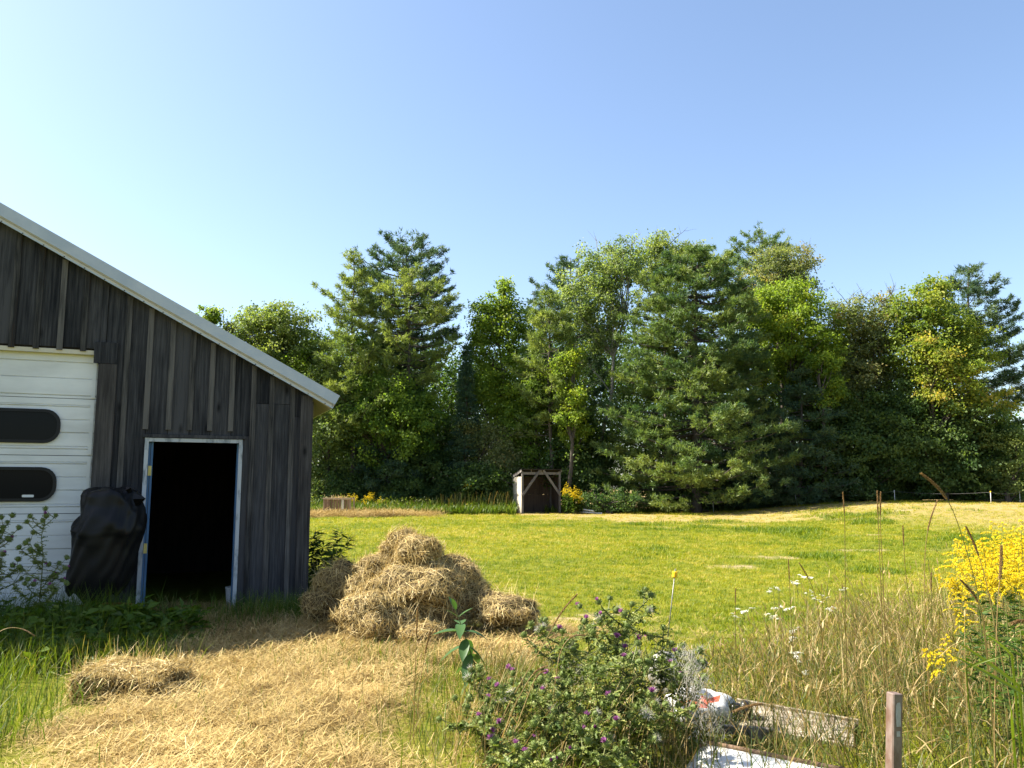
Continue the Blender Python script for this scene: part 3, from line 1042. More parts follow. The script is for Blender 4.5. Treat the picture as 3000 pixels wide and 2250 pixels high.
broadleaf('low bright maple sprays at the foot of the dark right-hand wood', 44, 2425, [(2425, 1165, 42, 32), (2450, 1140, 26, 30), (2440, 1080, 38, 28), (2400, 1060, 32, 30)], L_YELLOW, hue=.30, dens=1.0, leaf=.14, clump=.35)
broadleaf('narrow golden sapling glowing in front of the birch trunk', 44.8, 1672, [(1675, 1040, 34, 28), (1660, 1080, 40, 30), (1680, 1150, 45, 40), (1665, 1215, 42, 36), (1690, 1270, 40, 40)], L_YELLOW, hue=.42, dens=1.1, leaf=.13, clump=.36, spread=.14)
broadleaf('round leafy tree standing right above the open shelter', 47.2, 1575, [(1570, 1130, 72, 62), (1530, 1190, 60, 70), (1610, 1190, 68, 80), (1560, 1270, 82, 80), (1590, 1350, 80, 62)], L_YELLOW, hue=.20, spread=.14, leaf=.14)
broadleaf('tan weeping bush-like tree left of the open shelter', 46.9, 1425, [(1400, 1250, 52, 40), (1440, 1290, 62, 52), (1480, 1320, 66, 62), (1385, 1290, 36, 52), (1520, 1360, 52, 46)], L_BROWN, hue=.55, spread=.16, leaf=.12, droop=.12)
broadleaf('maple with bright sprays below the left pines', 46.8, 1160, [(1150, 1180, 90, 70), (1080, 1120, 60, 55), (1220, 1200, 80, 70), (1100, 1230, 80, 60), (1170, 1290, 110, 80), (1060, 1010, 30, 40)], L_MAPLE, hue=.50, spread=.24)
broadleaf('olive shrubby tree right beside the barn eave', 47, 960, [(960, 1110, 55, 60), (940, 1190, 60, 70), (985, 1260, 80, 80), (950, 1360, 75, 80), (1010, 1150, 45, 50)], L_OLIVE, hue=.38, spread=.18)
broadleaf('yellowish maple tree low over the barn roof slope', 47.5, 880, [(880, 1075, 62, 42), (905, 1130, 52, 48), (850, 1030, 60, 36), (830, 1100, 70, 60)], L_YELLOW, hue=.30, spread=.2)
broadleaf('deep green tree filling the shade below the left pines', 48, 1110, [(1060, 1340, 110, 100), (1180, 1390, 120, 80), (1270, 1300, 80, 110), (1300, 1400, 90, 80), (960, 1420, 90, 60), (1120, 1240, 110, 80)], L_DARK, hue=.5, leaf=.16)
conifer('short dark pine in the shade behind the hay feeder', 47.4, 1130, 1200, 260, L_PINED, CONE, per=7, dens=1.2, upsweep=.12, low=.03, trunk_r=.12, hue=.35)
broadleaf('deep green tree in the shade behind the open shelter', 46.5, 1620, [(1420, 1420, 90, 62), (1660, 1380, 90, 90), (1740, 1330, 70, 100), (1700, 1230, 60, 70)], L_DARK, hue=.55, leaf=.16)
broadleaf('small leafy sapling at the far right edge of the wood', 43, 2955, [(2955, 1300, 45, 38), (2985, 1270, 36, 30), (2960, 1370, 52, 52), (2975, 1440, 52, 40)], L_OLIVE, hue=.40, dens=.9, leaf=.12, clump=.34)
broadleaf('low shrub at the foot of the big pine, right of the shelter', 43.2, 1790, [(1740, 1460, 42, 32), (1810, 1468, 50, 26)], L_DARK, hue=.30, dens=1.0, leaf=.11, clump=.36, cat='shrub', name='shrub')
conifer('dark young pine in the deep shade right of the big pine', 45.5, 2190, 1180, 330, L_PINED, CONE, per=7, dens=1.2, upsweep=.05, low=.03, trunk_r=.14, hue=.4)

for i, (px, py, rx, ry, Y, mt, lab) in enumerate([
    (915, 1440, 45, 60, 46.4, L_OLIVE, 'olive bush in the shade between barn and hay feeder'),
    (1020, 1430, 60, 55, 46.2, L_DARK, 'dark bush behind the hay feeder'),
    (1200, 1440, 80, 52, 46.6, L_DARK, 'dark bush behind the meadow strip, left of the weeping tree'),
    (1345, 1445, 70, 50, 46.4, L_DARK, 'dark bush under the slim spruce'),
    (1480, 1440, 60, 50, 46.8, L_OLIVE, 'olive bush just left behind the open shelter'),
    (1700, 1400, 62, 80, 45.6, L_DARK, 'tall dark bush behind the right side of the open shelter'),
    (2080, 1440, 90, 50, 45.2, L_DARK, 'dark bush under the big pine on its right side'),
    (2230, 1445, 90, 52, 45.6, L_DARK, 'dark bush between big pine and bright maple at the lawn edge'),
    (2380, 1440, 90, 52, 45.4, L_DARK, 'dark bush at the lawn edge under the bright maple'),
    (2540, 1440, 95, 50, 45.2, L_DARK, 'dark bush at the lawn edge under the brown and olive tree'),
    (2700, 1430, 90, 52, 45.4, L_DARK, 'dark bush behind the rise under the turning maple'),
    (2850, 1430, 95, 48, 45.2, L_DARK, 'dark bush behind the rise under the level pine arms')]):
    broadleaf(lab, Y, px, [(px, py, rx, ry), (px - rx * .5, py + 18, rx * .7, ry * .7), (px + rx * .55, py + 14, rx * .7, ry * .75)], mt, hue=.45, leaf=.13, clump=.4, cat='bush', name='bush', trunk_r=.05, group='bushes under the trees', dens=1.15, trunk_top=py)

# the wood behind: one mass that cannot be counted
L_WOODS = leaf_mat('far_wood_leaves', [(.05, (.035, .075, .016)), (.5, (.06, .108, .022)), (.95, (.11, .155, .03))], trans=.5, instanced=True)
srcs = []
for v in range(6):
    g = G()
    n = 90
    p = rng.normal(size=(n, 3)) * np.array([.62, .62, .42])
    s_ = rng.uniform(.14, .26, n)
    g.leaves(p, unit(p + rng.normal(size=(n, 3)) * .6 + np.array([0, 0, -.3])), unit(rng.normal(size=(n, 3)) * .8 + np.array([0, 0, .7])), s_, s_ * .7, rng.random(n))
    srcs.append(g.mesh('leaf_clump', L_WOODS))
N = 5200
wx = rng.uniform(-52, 60, N)
wy = rng.uniform(53, 66, N)
top = np.interp(wx, [-52, -20, -14, -9, -4, 0, 8, 20, 28, 33, 40, 60], [5, 8, 11, 11.5, 10.3, 11.5, 12.5, 12, 10.0, 5.5, 3.6, 3]) * (.82 + .3 * vnoise(wx * .6, wy * .2, 95))
wz = .3 + rng.random(N) ** .85 * top
tag(scatter('woods', np.stack([wx, wy, wz + .3], 1), rng.uniform(0, 6.28, (N, 3)) * np.array([.1, .1, 1]), rng.uniform(.8, 1.35, N), np.clip(.5 + .3 * (vnoise(wx * .35, wz * .4, 96) - .5) + .15 * rng.normal(size=N), 0, 1), rng.integers(0, 6, N), srcs), kind='stuff')
g = G()
for i in range(110):
    xx = rng.uniform(-24, 40)
    yy = rng.uniform(48.5, 64)
    hh = rng.uniform(4, 8)
    g.tube([[xx, yy, .2], [xx + rng.normal() * .2, yy, hh * .5], [xx + rng.normal() * .4, yy, hh]], [.09, .07, .02], 5, .1)
tag(g.build('far_trunks', M_bark), kind='stuff')
# ------------------------------------------------------------------ grass, straw, hay
L_LAWN = leaf_mat('lawn_grass_blades', [(.02, (.060, .115, .006)), (.30, (.135, .185, .007)), (.55, (.245, .26, .009)), (.75, (.35, .30, .018)), (.97, (.50, .38, .12))], trans=.4, rough=.5, instanced=True)
L_STRAW = leaf_mat('loose_straw', [(.05, (.18, .12, .044)), (.4, (.39, .285, .105)), (.75, (.57, .44, .18)), (1, (.72, .58, .29))], trans=.22, rough=.5, instanced=True, tcol=(1, .9, .7))
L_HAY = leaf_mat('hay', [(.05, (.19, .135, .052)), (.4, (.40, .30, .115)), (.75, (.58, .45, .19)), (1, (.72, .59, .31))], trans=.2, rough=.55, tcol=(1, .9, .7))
L_HAYCORE = plain_mat('hay_core', (.045, .03, .012), (.13, .088, .035), 22, rough=.95, bump=.6)
L_GRASS = leaf_mat('long_green_grass', [(.05, (.035, .075, .008)), (.5, (.085, .135, .012)), (.9, (.17, .19, .022)), (1, (.36, .29, .10))], trans=.42, rough=.45)
L_DRYG = leaf_mat('dry_tall_grass', [(.0, (.045, .075, .012)), (.28, (.105, .12, .022)), (.45, (.17, .125, .04)), (.72, (.29, .20, .075)), (1, (.50, .39, .19))], trans=.35, rough=.5, tcol=(1.1, 1, .65))
L_WEED = leaf_mat('weed_leaves', [(.05, (.028, .07, .008)), (.5, (.07, .125, .012)), (1, (.15, .19, .02))], trans=.4, rough=.45)

# lawn: tufts of short blades, thinner and larger further out
srcs = []
for v in range(7):
    g = G()
    n = 22
    bx = rng.normal(size=(n, 3)) * np.array([.035, .035, 0])
    g.blades(bx, rng.uniform(0, 6.28, n), rng.uniform(.02, .052, n), rng.uniform(.003, .0055, n), rng.uniform(.2, 1.1, n), rng.uniform(.2, 1.1, n), 2, rng.random(n), prof=[1, .8, .1])
    srcs.append(g.mesh('grass_tuft', L_LAWN))
P, S, T = [], [], []


def lawn_tone(x, y):
    n = vnoise(x * .55, y * .55, 31) * .5 + (vnoise(x * 5.5, y * 5.5, 34) - .5) * .42 + vnoise(x * 1.9, y * 1.9, 32) * .3 + vnoise(x * .16, y * .22, 33) * .45
    t = .12 + .60 * (n - .1)
    t = t + .13 * sstep(4, -3, x) * sstep(10, 16, y) - .06 * sstep(2, 6, x) * sstep(26, 16, y)
    return t


def in_view(x, y, m=.08):
    return (np.abs(x) < y * (.625 + m) + .4)


for (y0, y1, dens, sc) in ((3.2, 6.2, 120, 1.0), (6.2, 9, 150, 1.0), (9, 12.5, 130, 1.05), (12.5, 17, 90, 1.2), (17, 24, 52, 1.5), (24, 33, 28, 1.9), (33, 46.5, 15, 2.3)):
    w = y1 * .66 + 3.2
    n = int((y1 - y0) * 2 * w * dens)
    x = rng.uniform(-w, w, n)
    y = rng.uniform(y0, y1, n)
    lx = np.interp(y, [4, 6.5, 8, 9, 9.8, 10.6, 12], [2.2, .4, .3, .4, -2.2, -3, -40])
    keep = in_view(x, y, .25) & (rng.random(n) > straw_mask(x, y) * 1.0) & (rng.random(n) > bare_mask(x, y) * .93)
    keep &= x > lx - .35 * rng.random(n)
    # not inside the barn
    bx_ = (x - CX) * math.cos(BARN_RZ) + (y - CY) * math.sin(BARN_RZ)
    by_ = -(x - CX) * math.sin(BARN_RZ) + (y - CY) * math.cos(BARN_RZ)
    keep &= ~((bx_ < .02) & (by_ > -.05) & (by_ < 5.5))
    dm = dry_mask(x, y)
    keep &= rng.random(n) > dm * .35
    x, y, dm = x[keep], y[keep], dm[keep]
    P.append(np.stack([x, y, gz(x, y) - .004], 1))
    sz = sc * rng.uniform(.75, 1.3, len(x)) * (1 - .35 * dm)
    # taller greener patches near the right
    lush = sstep(.62, .8, vnoise(x * .6, y * .6, 41)) * sstep(1, 5, x)
    S.append(sz * (1 + .9 * lush))
    T.append(np.clip(lawn_tone(x, y) * (1 - .6 * lush) + dm * .40 + .17 * rng.normal(size=len(x)), 0, 1))
P = np.concatenate(P)
n = len(P)
rot = np.stack([rng.normal(size=n) * .06, rng.normal(size=n) * .06, rng.uniform(0, 6.28, n)], 1)
tag(scatter('lawn_grass', P, rot, np.concatenate(S), np.concatenate(T), rng.integers(0, 7, n), srcs), kind='stuff')

# loose straw lying on the ground
srcs = []
for v in range(7):
    g = G()
    n = 38
    bx = rng.normal(size=(n, 3)) * np.array([.085, .085, .022])
    bx[:, 2] = np.abs(bx[:, 2]) + .004
    g.blades(bx, rng.uniform(0, 6.28, n), rng.uniform(.04, .13, n), rng.uniform(.0020, .0044, n), rng.uniform(1.1, 1.66, n), rng.normal(size=n) * .3, 2, rng.random(n), prof=[1, 1, .8])
    srcs.append(g.mesh('straw_clump', L_STRAW))
n = 9000
x = rng.uniform(-6.0, 1.4, n)
y = rng.uniform(3.9, 11.2, n)
keep = rng.random(n) < straw_mask(x, y) * 1.0
x, y = x[keep], y[keep]
# thin straw drifting beyond, windrows and bare patches
x2 = rng.uniform(-3, 3.2, 2600)
y2 = rng.uniform(4.2, 10, 2600)
k2 = rng.random(2600) < .16 * sstep(3.2, .5, x2)
xx = np.concatenate([x, x2[k2]])
yy = np.concatenate([y, y2[k2]])
# tufted rows far left at the meadow strip
m = 2600
x3 = rng.uniform(-16, -3.5, m)
y3 = rng.uniform(37.8, 43.0, m)
k3 = rng.random(m) < dry_mask(x3, y3) * .9
far0 = len(xx)
xx = np.concatenate([xx, x3[k3]])
yy = np.concatenate([yy, y3[k3]])
n = len(xx)
zz = gz(xx, yy) + .006 + straw_mask(xx, yy) * .036 * vnoise(xx * 4, yy * 4, 5) + .012 * rng.random(n)
sc = rng.uniform(.7, 1.25, n)
sc[far0:] *= 3.0
tn = np.clip(.42 + .34 * (vnoise(xx * 1.3, yy * 1.3, 51) - .5) + .3 * (vnoise(xx * 5, yy * 5, 52) - .5) + .12 * rng.normal(size=n), 0, 1)
tn[far0:] *= .7
tag(scatter('straw_litter', np.stack([xx, yy, zz], 1), np.stack([rng.normal(size=n) * .12, rng.normal(size=n) * .12, rng.uniform(0, 6.28, n)], 1), sc, tn, rng.integers(0, 7, n), srcs), kind='stuff')


# hay: lumps of matted stems
def ico(sub):
    import bmesh
    bm = bmesh.new()
    bmesh.ops.create_icosphere(bm, subdivisions=sub, radius=1)
    V = np.array([v.co[:] for v in bm.verts])
    Fc = np.array([[v.index for v in f.verts] for f in bm.faces])
    bm.free()
    return V, Fc


ICO3 = ico(3)


def hay_lump(name, c, r, parent, n=1500, seed=0, squash=0.0, slab=False, hang=.5, stray=9, ln=(.08, .26), tone=.5, origin=(0, 0, 0)):
    """c centre, r radii in metres"""
    c = np.asarray(c, float)
    r = np.asarray(r, float)
    o = np.asarray(origin, float)
    V, Fc = ICO3
    if slab:
        V = np.sign(V) * np.abs(V) ** .45
    nz = (vnoise(V[:, 0] * 2.2 + seed * 7.3, V[:, 1] * 2.2 + V[:, 2] * 1.7 + seed, 61) - .5) * .44 + (vnoise(V[:, 0] * 5 + seed, V[:, 2] * 5 + V[:, 1] * 3, 62) - .5) * .26
    Vc = c + V * r * (.93 + nz[:, None])
    g = G()
    g.add(Vc - o, Fc, .2, 1)
    # stems on the skin
    fa = Vc[Fc]
    fn = np.cross(fa[:, 1] - fa[:, 0], fa[:, 2] - fa[:, 0])
    ar = np.linalg.norm(fn, axis=1)
    fn = unit(fn)
    ok = fa.mean(1)[:, 2] > gz(c[0], c[1]) - .02
    pr = ar * ok
    fi = rng.choice(len(Fc), n, p=pr / pr.sum())
    w = rng.dirichlet((1, 1, 1), n)
    p = (fa[fi] * w[..., None]).sum(1) + fn[fi] * (rng.uniform(-.014, .02, n) + .03 * (rng.random(n) < .12) * rng.random(n))[:, None]
    nn = fn[fi]
    down = np.array([0, 0, -1.0])
    tg = rng.normal(size=(n, 3)) + hang * down * (1 - np.abs(nn[:, 2:3])) * 1.6
    tg = unit(tg - nn * (tg * nn).sum(1, keepdims=True))
    L = rng.uniform(*ln, n)
    w_ = rng.uniform(.0020, .0048, n)
    S = 3
    k = np.linspace(-.5, .5, S + 1)
    curl = rng.normal(size=n) * .35
    pts = p[:, None] + tg[:, None] * (L[:, None] * k)[..., None] - nn[:, None] * ((L * .5)[:, None] * (k ** 2) * (1.0 + .6 * rng.normal(size=n)[:, None]))[..., None]
    sd = unit(np.cross(tg, nn))
    pts = pts + sd[:, None] * ((L * curl * .4)[:, None] * (k ** 2))[..., None]
    wd = unit(sd + nn * rng.normal(size=(n, 1)) * .7)[:, None] * (w_ / 2)[:, None, None]
    VV = np.stack([pts - wd, pts + wd], 2).reshape(n, -1, 3)
    q = np.array([[2 * i, 2 * i + 1, 2 * i + 3, 2 * i + 2] for i in range(S)])
    Fq = (q[None] + (np.arange(n) * 2 * (S + 1))[:, None, None]).reshape(-1, 4)
    t = np.clip(tone + .27 * rng.normal(size=n), 0, 1)
    VV = VV.reshape(-1, 3)
    VV[:, 2] = np.maximum(VV[:, 2], gz(VV[:, 0], VV[:, 1]) + .004)
    g.add(VV - o, Fq, np.repeat(t, 2 * (S + 1)), 0)
    # stray stems sticking out
    ns = n // stray
    fi = rng.choice(len(Fc), ns, p=pr / pr.sum())
    p = fa[fi].mean(1)
    dz = unit(fn[fi] * .6 + rng.normal(size=(ns, 3)) * .6)
    az = np.arctan2(dz[:, 1], dz[:, 0])
    le = np.arccos(np.clip(dz[:, 2], -1, 1))
    g.blades(p - o, az, rng.uniform(.08, .24, ns), .0026, le, rng.normal(size=ns) * .5, 3, np.clip(tone + .25 + .2 * rng.normal(size=ns), 0, 1), prof=[1, 1, .9, .5])
    return g.build(name, [L_HAY, L_HAYCORE], parent)


def px_lump(px, py, rx, ry, Y, depth=None):
    c = atY(px, py, Y)
    k = Y / F_PX
    return c, (rx * k, (depth or rx * .8) * k, ry * k)


HP = (-1.15, 8.9, 0)
hp = tag(empty('hay_pile', HP), 'large sunlit heap of loose hay right of the barn, two small lumps on top', 'hay pile')
for i, (px, py, rx, ry, Y, n, tn) in enumerate([
        (1228, 1722, 152, 80, 8.75, 5200, .56), (1118, 1818, 118, 82, 8.4, 3800, .55), (1235, 1822, 95, 62, 8.55, 2000, .42), (1326, 1712, 80, 78, 9.05, 2200, .5),
        (1378, 1752, 62, 58, 9.0, 1500, .5), (1228, 1614, 66, 44, 8.85, 1800, .54), (1184, 1592, 42, 40, 9.0, 1000, .5), (1150, 1625, 40, 45, 9.1, 800, .46),
        (1112, 1672, 70, 52, 9.0, 1700, .48), (1050, 1760, 60, 70, 8.8, 1400, .46), (1300, 1790, 95, 62, 8.75, 2000, .48), (1190, 1770, 150, 80, 8.95, 1500, .45), (1242, 1852, 74, 26, 8.2, 1200, .62)]):
    c, r = px_lump(px, py, rx, ry, Y)
    hay_lump('hay_lump', c, r, hp, n, i, origin=HP, tone=tn)
c, r = px_lump(1000, 1722, 78, 78, 9.35)
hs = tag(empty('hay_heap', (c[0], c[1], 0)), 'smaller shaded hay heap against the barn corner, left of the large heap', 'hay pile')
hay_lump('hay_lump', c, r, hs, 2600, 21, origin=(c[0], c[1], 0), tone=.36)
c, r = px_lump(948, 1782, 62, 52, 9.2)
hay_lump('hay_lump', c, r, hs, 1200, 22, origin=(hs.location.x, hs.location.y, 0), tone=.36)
c, r = px_lump(1480, 1792, 100, 44, 8.7)
hf = tag(empty('hay_flake', (c[0], c[1], 0)), 'low flat flake of hay at the right foot of the large heap', 'hay flake')
hay_lump('hay_lump', c, r, hf, 2100, 31, origin=(c[0], c[1], 0), tone=.55)
c, r = px_lump(1420, 1765, 60, 36, 8.85)
hay_lump('hay_lump', c, r, hf, 700, 32, origin=(hf.location.x, hf.location.y, 0), tone=.6)

c, r = px_lump(385, 2020, 135, 66, 6.3, 105)
hsb = tag(empty('hay_slab', (c[0], c[1], 0)), 'square slab of hay lying alone on the straw in front of the barn, ragged top', 'hay flake')
hay_lump('hay_lump', c, r, hsb, 4200, 41, slab=True, stray=16, origin=(c[0], c[1], 0), tone=.5, hang=.8)
c2, r2 = px_lump(392, 1968, 118, 20, 6.35, 92)
hay_lump('hay_top', c2, r2, hsb, 1900, 42, stray=30, origin=(c[0], c[1], 0), tone=.66, hang=.3)

# ------------------------------------------------------------------ rough grass and weeds (nobody could count them)
def patch(n, cx, cy, rx, ry, dens_fn=None):
    a = rng.normal(size=(n, 2)) * np.array([rx, ry]) * .5 + np.array([cx, cy])
    return a[:, 0], a[:, 1]


def clear_of_barn(x, y):
    bx_ = (x - CX) * math.cos(BARN_RZ) + (y - CY) * math.sin(BARN_RZ)
    by_ = -(x - CX) * math.sin(BARN_RZ) + (y - CY) * math.cos(BARN_RZ)
    return ~((bx_ < .03) & (by_ > -.10)) & ~((np.abs(bx_ + 1.38) < .5) & (by_ > -.35))


g = G()
for (cx, cy, rx, ry, n, h0, h1, tn) in (
        (-3.35, 5.0, .5, 1.2, 1300, .14, .36, .55), (-3.25, 4.6, .3, .5, 400, .1, .25, .45), (-4.15, 6.5, .6, 1.1, 1200, .14, .36, .6), (-4.0, 7.1, .9, .35, 900, .1, .34, .72), (-5.0, 7.6, 1.1, 1.0, 1500, .2, .5, .46), (-4.6, 8.5, 1.2, .8, 1700, .2, .6, .36),
        (-5.6, 8.5, 1.2, .7, 1300, .2, .55, .34), (-4.55, 8.85, .7, .3, 500, .3, .65, .40), (-2.65, 9.75, .9, .42, 1500, .14, .42, .42), (-2.2, 9.9, .5, .5, 1000, .15, .38, .40), (-3.0, 9.1, .9, .35, 450, .08, .22, .5),
        (-3.55, 7.9, .5, .6, 700, .12, .3, .45), (-.25, 6.6, .8, 1.3, 900, .08, .24, .55), (-1.2, 7.4, 1.0, .7, 900, .06, .2, .5), (.25, 5.3, .8, .9, 900, .12, .36, .52), (-2.0, 5.6, 1.8, 1.8, 520, .05, .22, .6), (-2.2, 7.8, 1.2, .9, 260, .05, .2, .6), (-3.1, 7.2, .4, .3, 160, .15, .4, .7)):
    x, y = patch(n, cx, cy, rx, ry)
    k_ = clear_of_barn(x, y)
    x, y = x[k_], y[k_]
    m = len(x)
    g.blades(np.stack([x, y, gz(x, y) - .01], 1), rng.uniform(0, 6.28, m), rng.uniform(h0, h1, m), rng.uniform(.0035, .008, m), rng.uniform(.02, .45, m), rng.uniform(.2, 1.7, m), 3, np.clip(tn + .2 * rng.normal(size=m), 0, .99), prof=[.8, 1, .8, .5, .08])
tag(g.build('long_grass', L_GRASS), kind='stuff')

# broad-leaved weeds in front of the garage door and by the doorway
g = G()
for (cx, cy, rx, ry, n, hh, lf) in ((-4.55, 8.25, 1.2, .8, 620, .34, .13), (-3.9, 8.5, .6, .5, 420, .36, .14), (-5.4, 8.6, 1.2, .5, 380, .34, .12), (-4.4, 7.5, 1.3, .5, 520, .24, .12), (-3.45, 8.75, .35, .35, 240, .26, .12), (-3.9, 7.3, .6, .35, 240, .18, .10)):
    x, y = patch(n, cx, cy, rx, ry)
    k_ = clear_of_barn(x, y)
    x, y = x[k_], y[k_]
    m = len(x)
    z = gz(x, y) + hh * rng.random(m) ** .7 * np.exp(-((x - cx) / rx) ** 2)
    fd = rng.normal(size=(m, 3)) * np.array([1, 1, .35]) + np.array([0, -.15, -.1])
    s = lf * rng.uniform(.5, 1.25, m)
    g.leaves(np.stack([x, y, z], 1), fd, unit(rng.normal(size=(m, 3)) * .45 + np.array([0, 0, 1])), s, s * .55, np.clip(.5 + .2 * rng.normal(size=m), 0, 1), fold=.2)
tag(g.build('broadleaf_weeds', L_WEED), kind='stuff')

# dry tall grass along the right-hand foreground
g = G()
heads = G()
N = 11500
y = rng.uniform(4.0, 10.2, N) ** 1.0
x = rng.uniform(.2, 6.2, N)
lim = np.interp(y, [4, 5, 6, 7, 8, 9, 10.2], [.95, 1.15, 1.35, 1.75, 2.3, 3.1, 4.4])
dn = sstep(-.6, .9, x - lim + .5 * (vnoise(x * 1.5, y * 1.5, 71) - .5)) * (.35 + .65 * sstep(.3, .6, vnoise(x * 1.1, y * 1.1, 72)))
dn = dn * np.where((x < 2.0) & (y < 4.95), .12, 1.0)
keep = (rng.random(N) < dn) & in_view(x, y, .05)
x, y = x[keep], y[keep]
m = len(x)
edge = sstep(-.4, 1.2, x - np.interp(y, [4, 5, 6, 7, 8, 9, 10.2], [.95, 1.15, 1.35, 1.75, 2.3, 3.1, 4.4]))
h = rng.uniform(.22, .70, m) * (.40 + .62 * edge) * (1 + .5 * (rng.random(m) < .14))
az = rng.vonmises(2.6, .9, m)
tone = np.clip(.45 + .28 * rng.normal(size=m), 0, 1)
lean, bend = rng.uniform(0, .6, m), rng.uniform(-.2, 1.2, m) ** 1
g.blades(np.stack([x, y, gz(x, y) - .01], 1), az, h, rng.uniform(.0025, .005, m), lean, bend, 4, tone, prof=[1, .9, .8, .6, .5])
tips, td = g.tips, g.tipdir
hd = rng.random(m) < .34
g.blades(tips[hd] - td[hd] * .004, np.arctan2(td[hd, 1], td[hd, 0]), rng.uniform(.04, .10, hd.sum()), rng.uniform(.006, .012, hd.sum()), np.arccos(np.clip(td[hd, 2], -1, 1)), rng.uniform(0, .8, hd.sum()), 3, np.clip(.72 + .15 * rng.normal(size=hd.sum()), 0, 1), prof=[.5, 1, .8, .2])
# bent dead leaves among the stems
k3 = rng.choice(m, min(m, 4200), replace=False)
g.blades(np.stack([x[k3], y[k3], gz(x[k3], y[k3]) + h[k3] * rng.uniform(.1, .7, len(k3))], 1), rng.uniform(0, 6.28, len(k3)), rng.uniform(.08, .24, len(k3)), rng.uniform(.004, .009, len(k3)), rng.uniform(.4, 1.2, len(k3)), rng.uniform(.6, 1.8, len(k3)), 3, np.clip(.58 + .24 * rng.normal(size=len(k3)), 0, 1))
# green undergrowth between the dry stems
n2 = 5200
x2 = rng.uniform(.4, 4.2, n2)
y2 = rng.uniform(4.0, 7.6, n2)
k4 = rng.random(n2) < sstep(.5, 1.4, x2)
x2, y2 = x2[k4], y2[k4]
g.blades(np.stack([x2, y2, gz(x2, y2) - .01], 1), rng.uniform(0, 6.28, len(x2)), rng.uniform(.1, .3, len(x2)), rng.uniform(.004, .009, len(x2)), rng.uniform(.1, .7, len(x2)), rng.uniform(.3, 1.5, len(x2)), 3, np.clip(.12 + .10 * rng.normal(size=len(x2)), 0, 1))
# short dry tuft grass between heap and thistles
for (cx, cy, rx, ry, n) in ((.1, 5.9, .8, 1.2, 800), (-.25, 5.0, .6, .7, 450), (.4, 6.9, .7, .8, 450), (-.05, 6.9, .4, .4, 350)):
    x, y = patch(n, cx, cy, rx, ry)
    g.blades(np.stack([x, y, gz(x, y) - .01], 1), rng.uniform(0, 6.28, n), rng.uniform(.08, .38, n), rng.uniform(.002, .0045, n), rng.uniform(.05, .95, n), rng.uniform(0, 1.3, n), 3, np.clip(.42 + .2 * rng.normal(size=n), 0, 1))
n = 420
x = rng.uniform(-.35, .95, n)
y = rng.uniform(4.35, 5.5, n)
g.blades(np.stack([x, y, gz(x, y) - .01], 1), rng.vonmises(.4, 1.2, n), rng.uniform(.25, .62, n), rng.uniform(.0025, .0045, n), rng.uniform(.1, .8, n), rng.uniform(0, 1.0, n), 4, np.clip(.74 + .18 * rng.normal(size=n), 0, 1))
# stems in front of the discarded things
n = 420
x = rng.uniform(.75, 2.0, n)
y = rng.uniform(4.25, 5.2, n)
g.blades(np.stack([x, y, gz(x, y) - .01], 1), rng.vonmises(2.6, .9, n), rng.uniform(.15, .5, n), rng.uniform(.0025, .006, n), rng.uniform(0, .8, n), rng.uniform(0, 1.2, n), 4, np.clip(.4 + .28 * rng.normal(size=n), 0, 1))
tag(g.build('dry_tall_grass', L_DRYG), kind='stuff')

# green meadow strip between feeder and shelter, with weeds in front of the wood
g = G()
n = 9000
x = rng.uniform(-12.5, .2, n)
y = rng.uniform(42.1, 44.9, n)
h = rng.uniform(.25, .55, n) * (1 + .5 * sstep(42.9, 44.2, y))
g.blades(np.stack([x, y, gz(x, y)], 1), rng.uniform(0, 6.28, n), h, rng.uniform(.03, .055, n), rng.uniform(0, .4, n), rng.uniform(.2, 1.2, n), 2, np.clip(.45 + .18 * rng.normal(size=n) + .15 * (vnoise(x * .6, y, 81) - .5), 0, .93), prof=[.7, 1, .1])
n = 3500
x = rng.uniform(1.8, 22, n)
y = rng.uniform(44.4, 46.5, n)
g.blades(np.stack([x, y, gz(x, y)], 1), rng.uniform(0, 6.28, n), rng.uniform(.15, .5, n), rng.uniform(.03, .05, n), rng.uniform(0, .4, n), rng.uniform(.2, 1.2, n), 2, np.clip(.5 + .2 * rng.normal(size=n), 0, .93), prof=[.7, 1, .1])
n = 2600
x = rng.uniform(-11.5, 0, n)
y = rng.uniform(42.6, 44.8, n)
z = gz(x, y) + rng.random(n) * np.interp(y, [42.6, 44.8], [.35, .95]) * (.6 + .6 * vnoise(x * .9, y, 82))
s_ = rng.uniform(.10, .2, n)
g.leaves(np.stack([x, y, z], 1), rng.normal(size=(n, 3)) + np.array([0, 0, .3]), rng.normal(size=(n, 3)) * .5 + np.array([0, 0, 1.0]), s_, s_ * .45, np.clip(.62 + .2 * rng.normal(size=n), 0, .94))
tag(g.build('meadow_grass', L_GRASS), kind='stuff')
g = G()
n = 620
x = rng.uniform(-11.5, 0, n)
y = rng.uniform(43.4, 44.9, n)
g.blades(np.stack([x, y, gz(x, y)], 1), rng.uniform(0, 6.28, n), rng.uniform(.5, 1.05, n) * (.7 + .5 * sstep(-6, -2, x)), .022, rng.uniform(0, .2, n), rng.uniform(0, .7, n), 3, np.clip(.30 + .2 * rng.normal(size=n), 0, 1), prof=[.7, 1, 1, .9])
tag(g.build('dry_meadow_stalks', L_DRYG), kind='stuff')
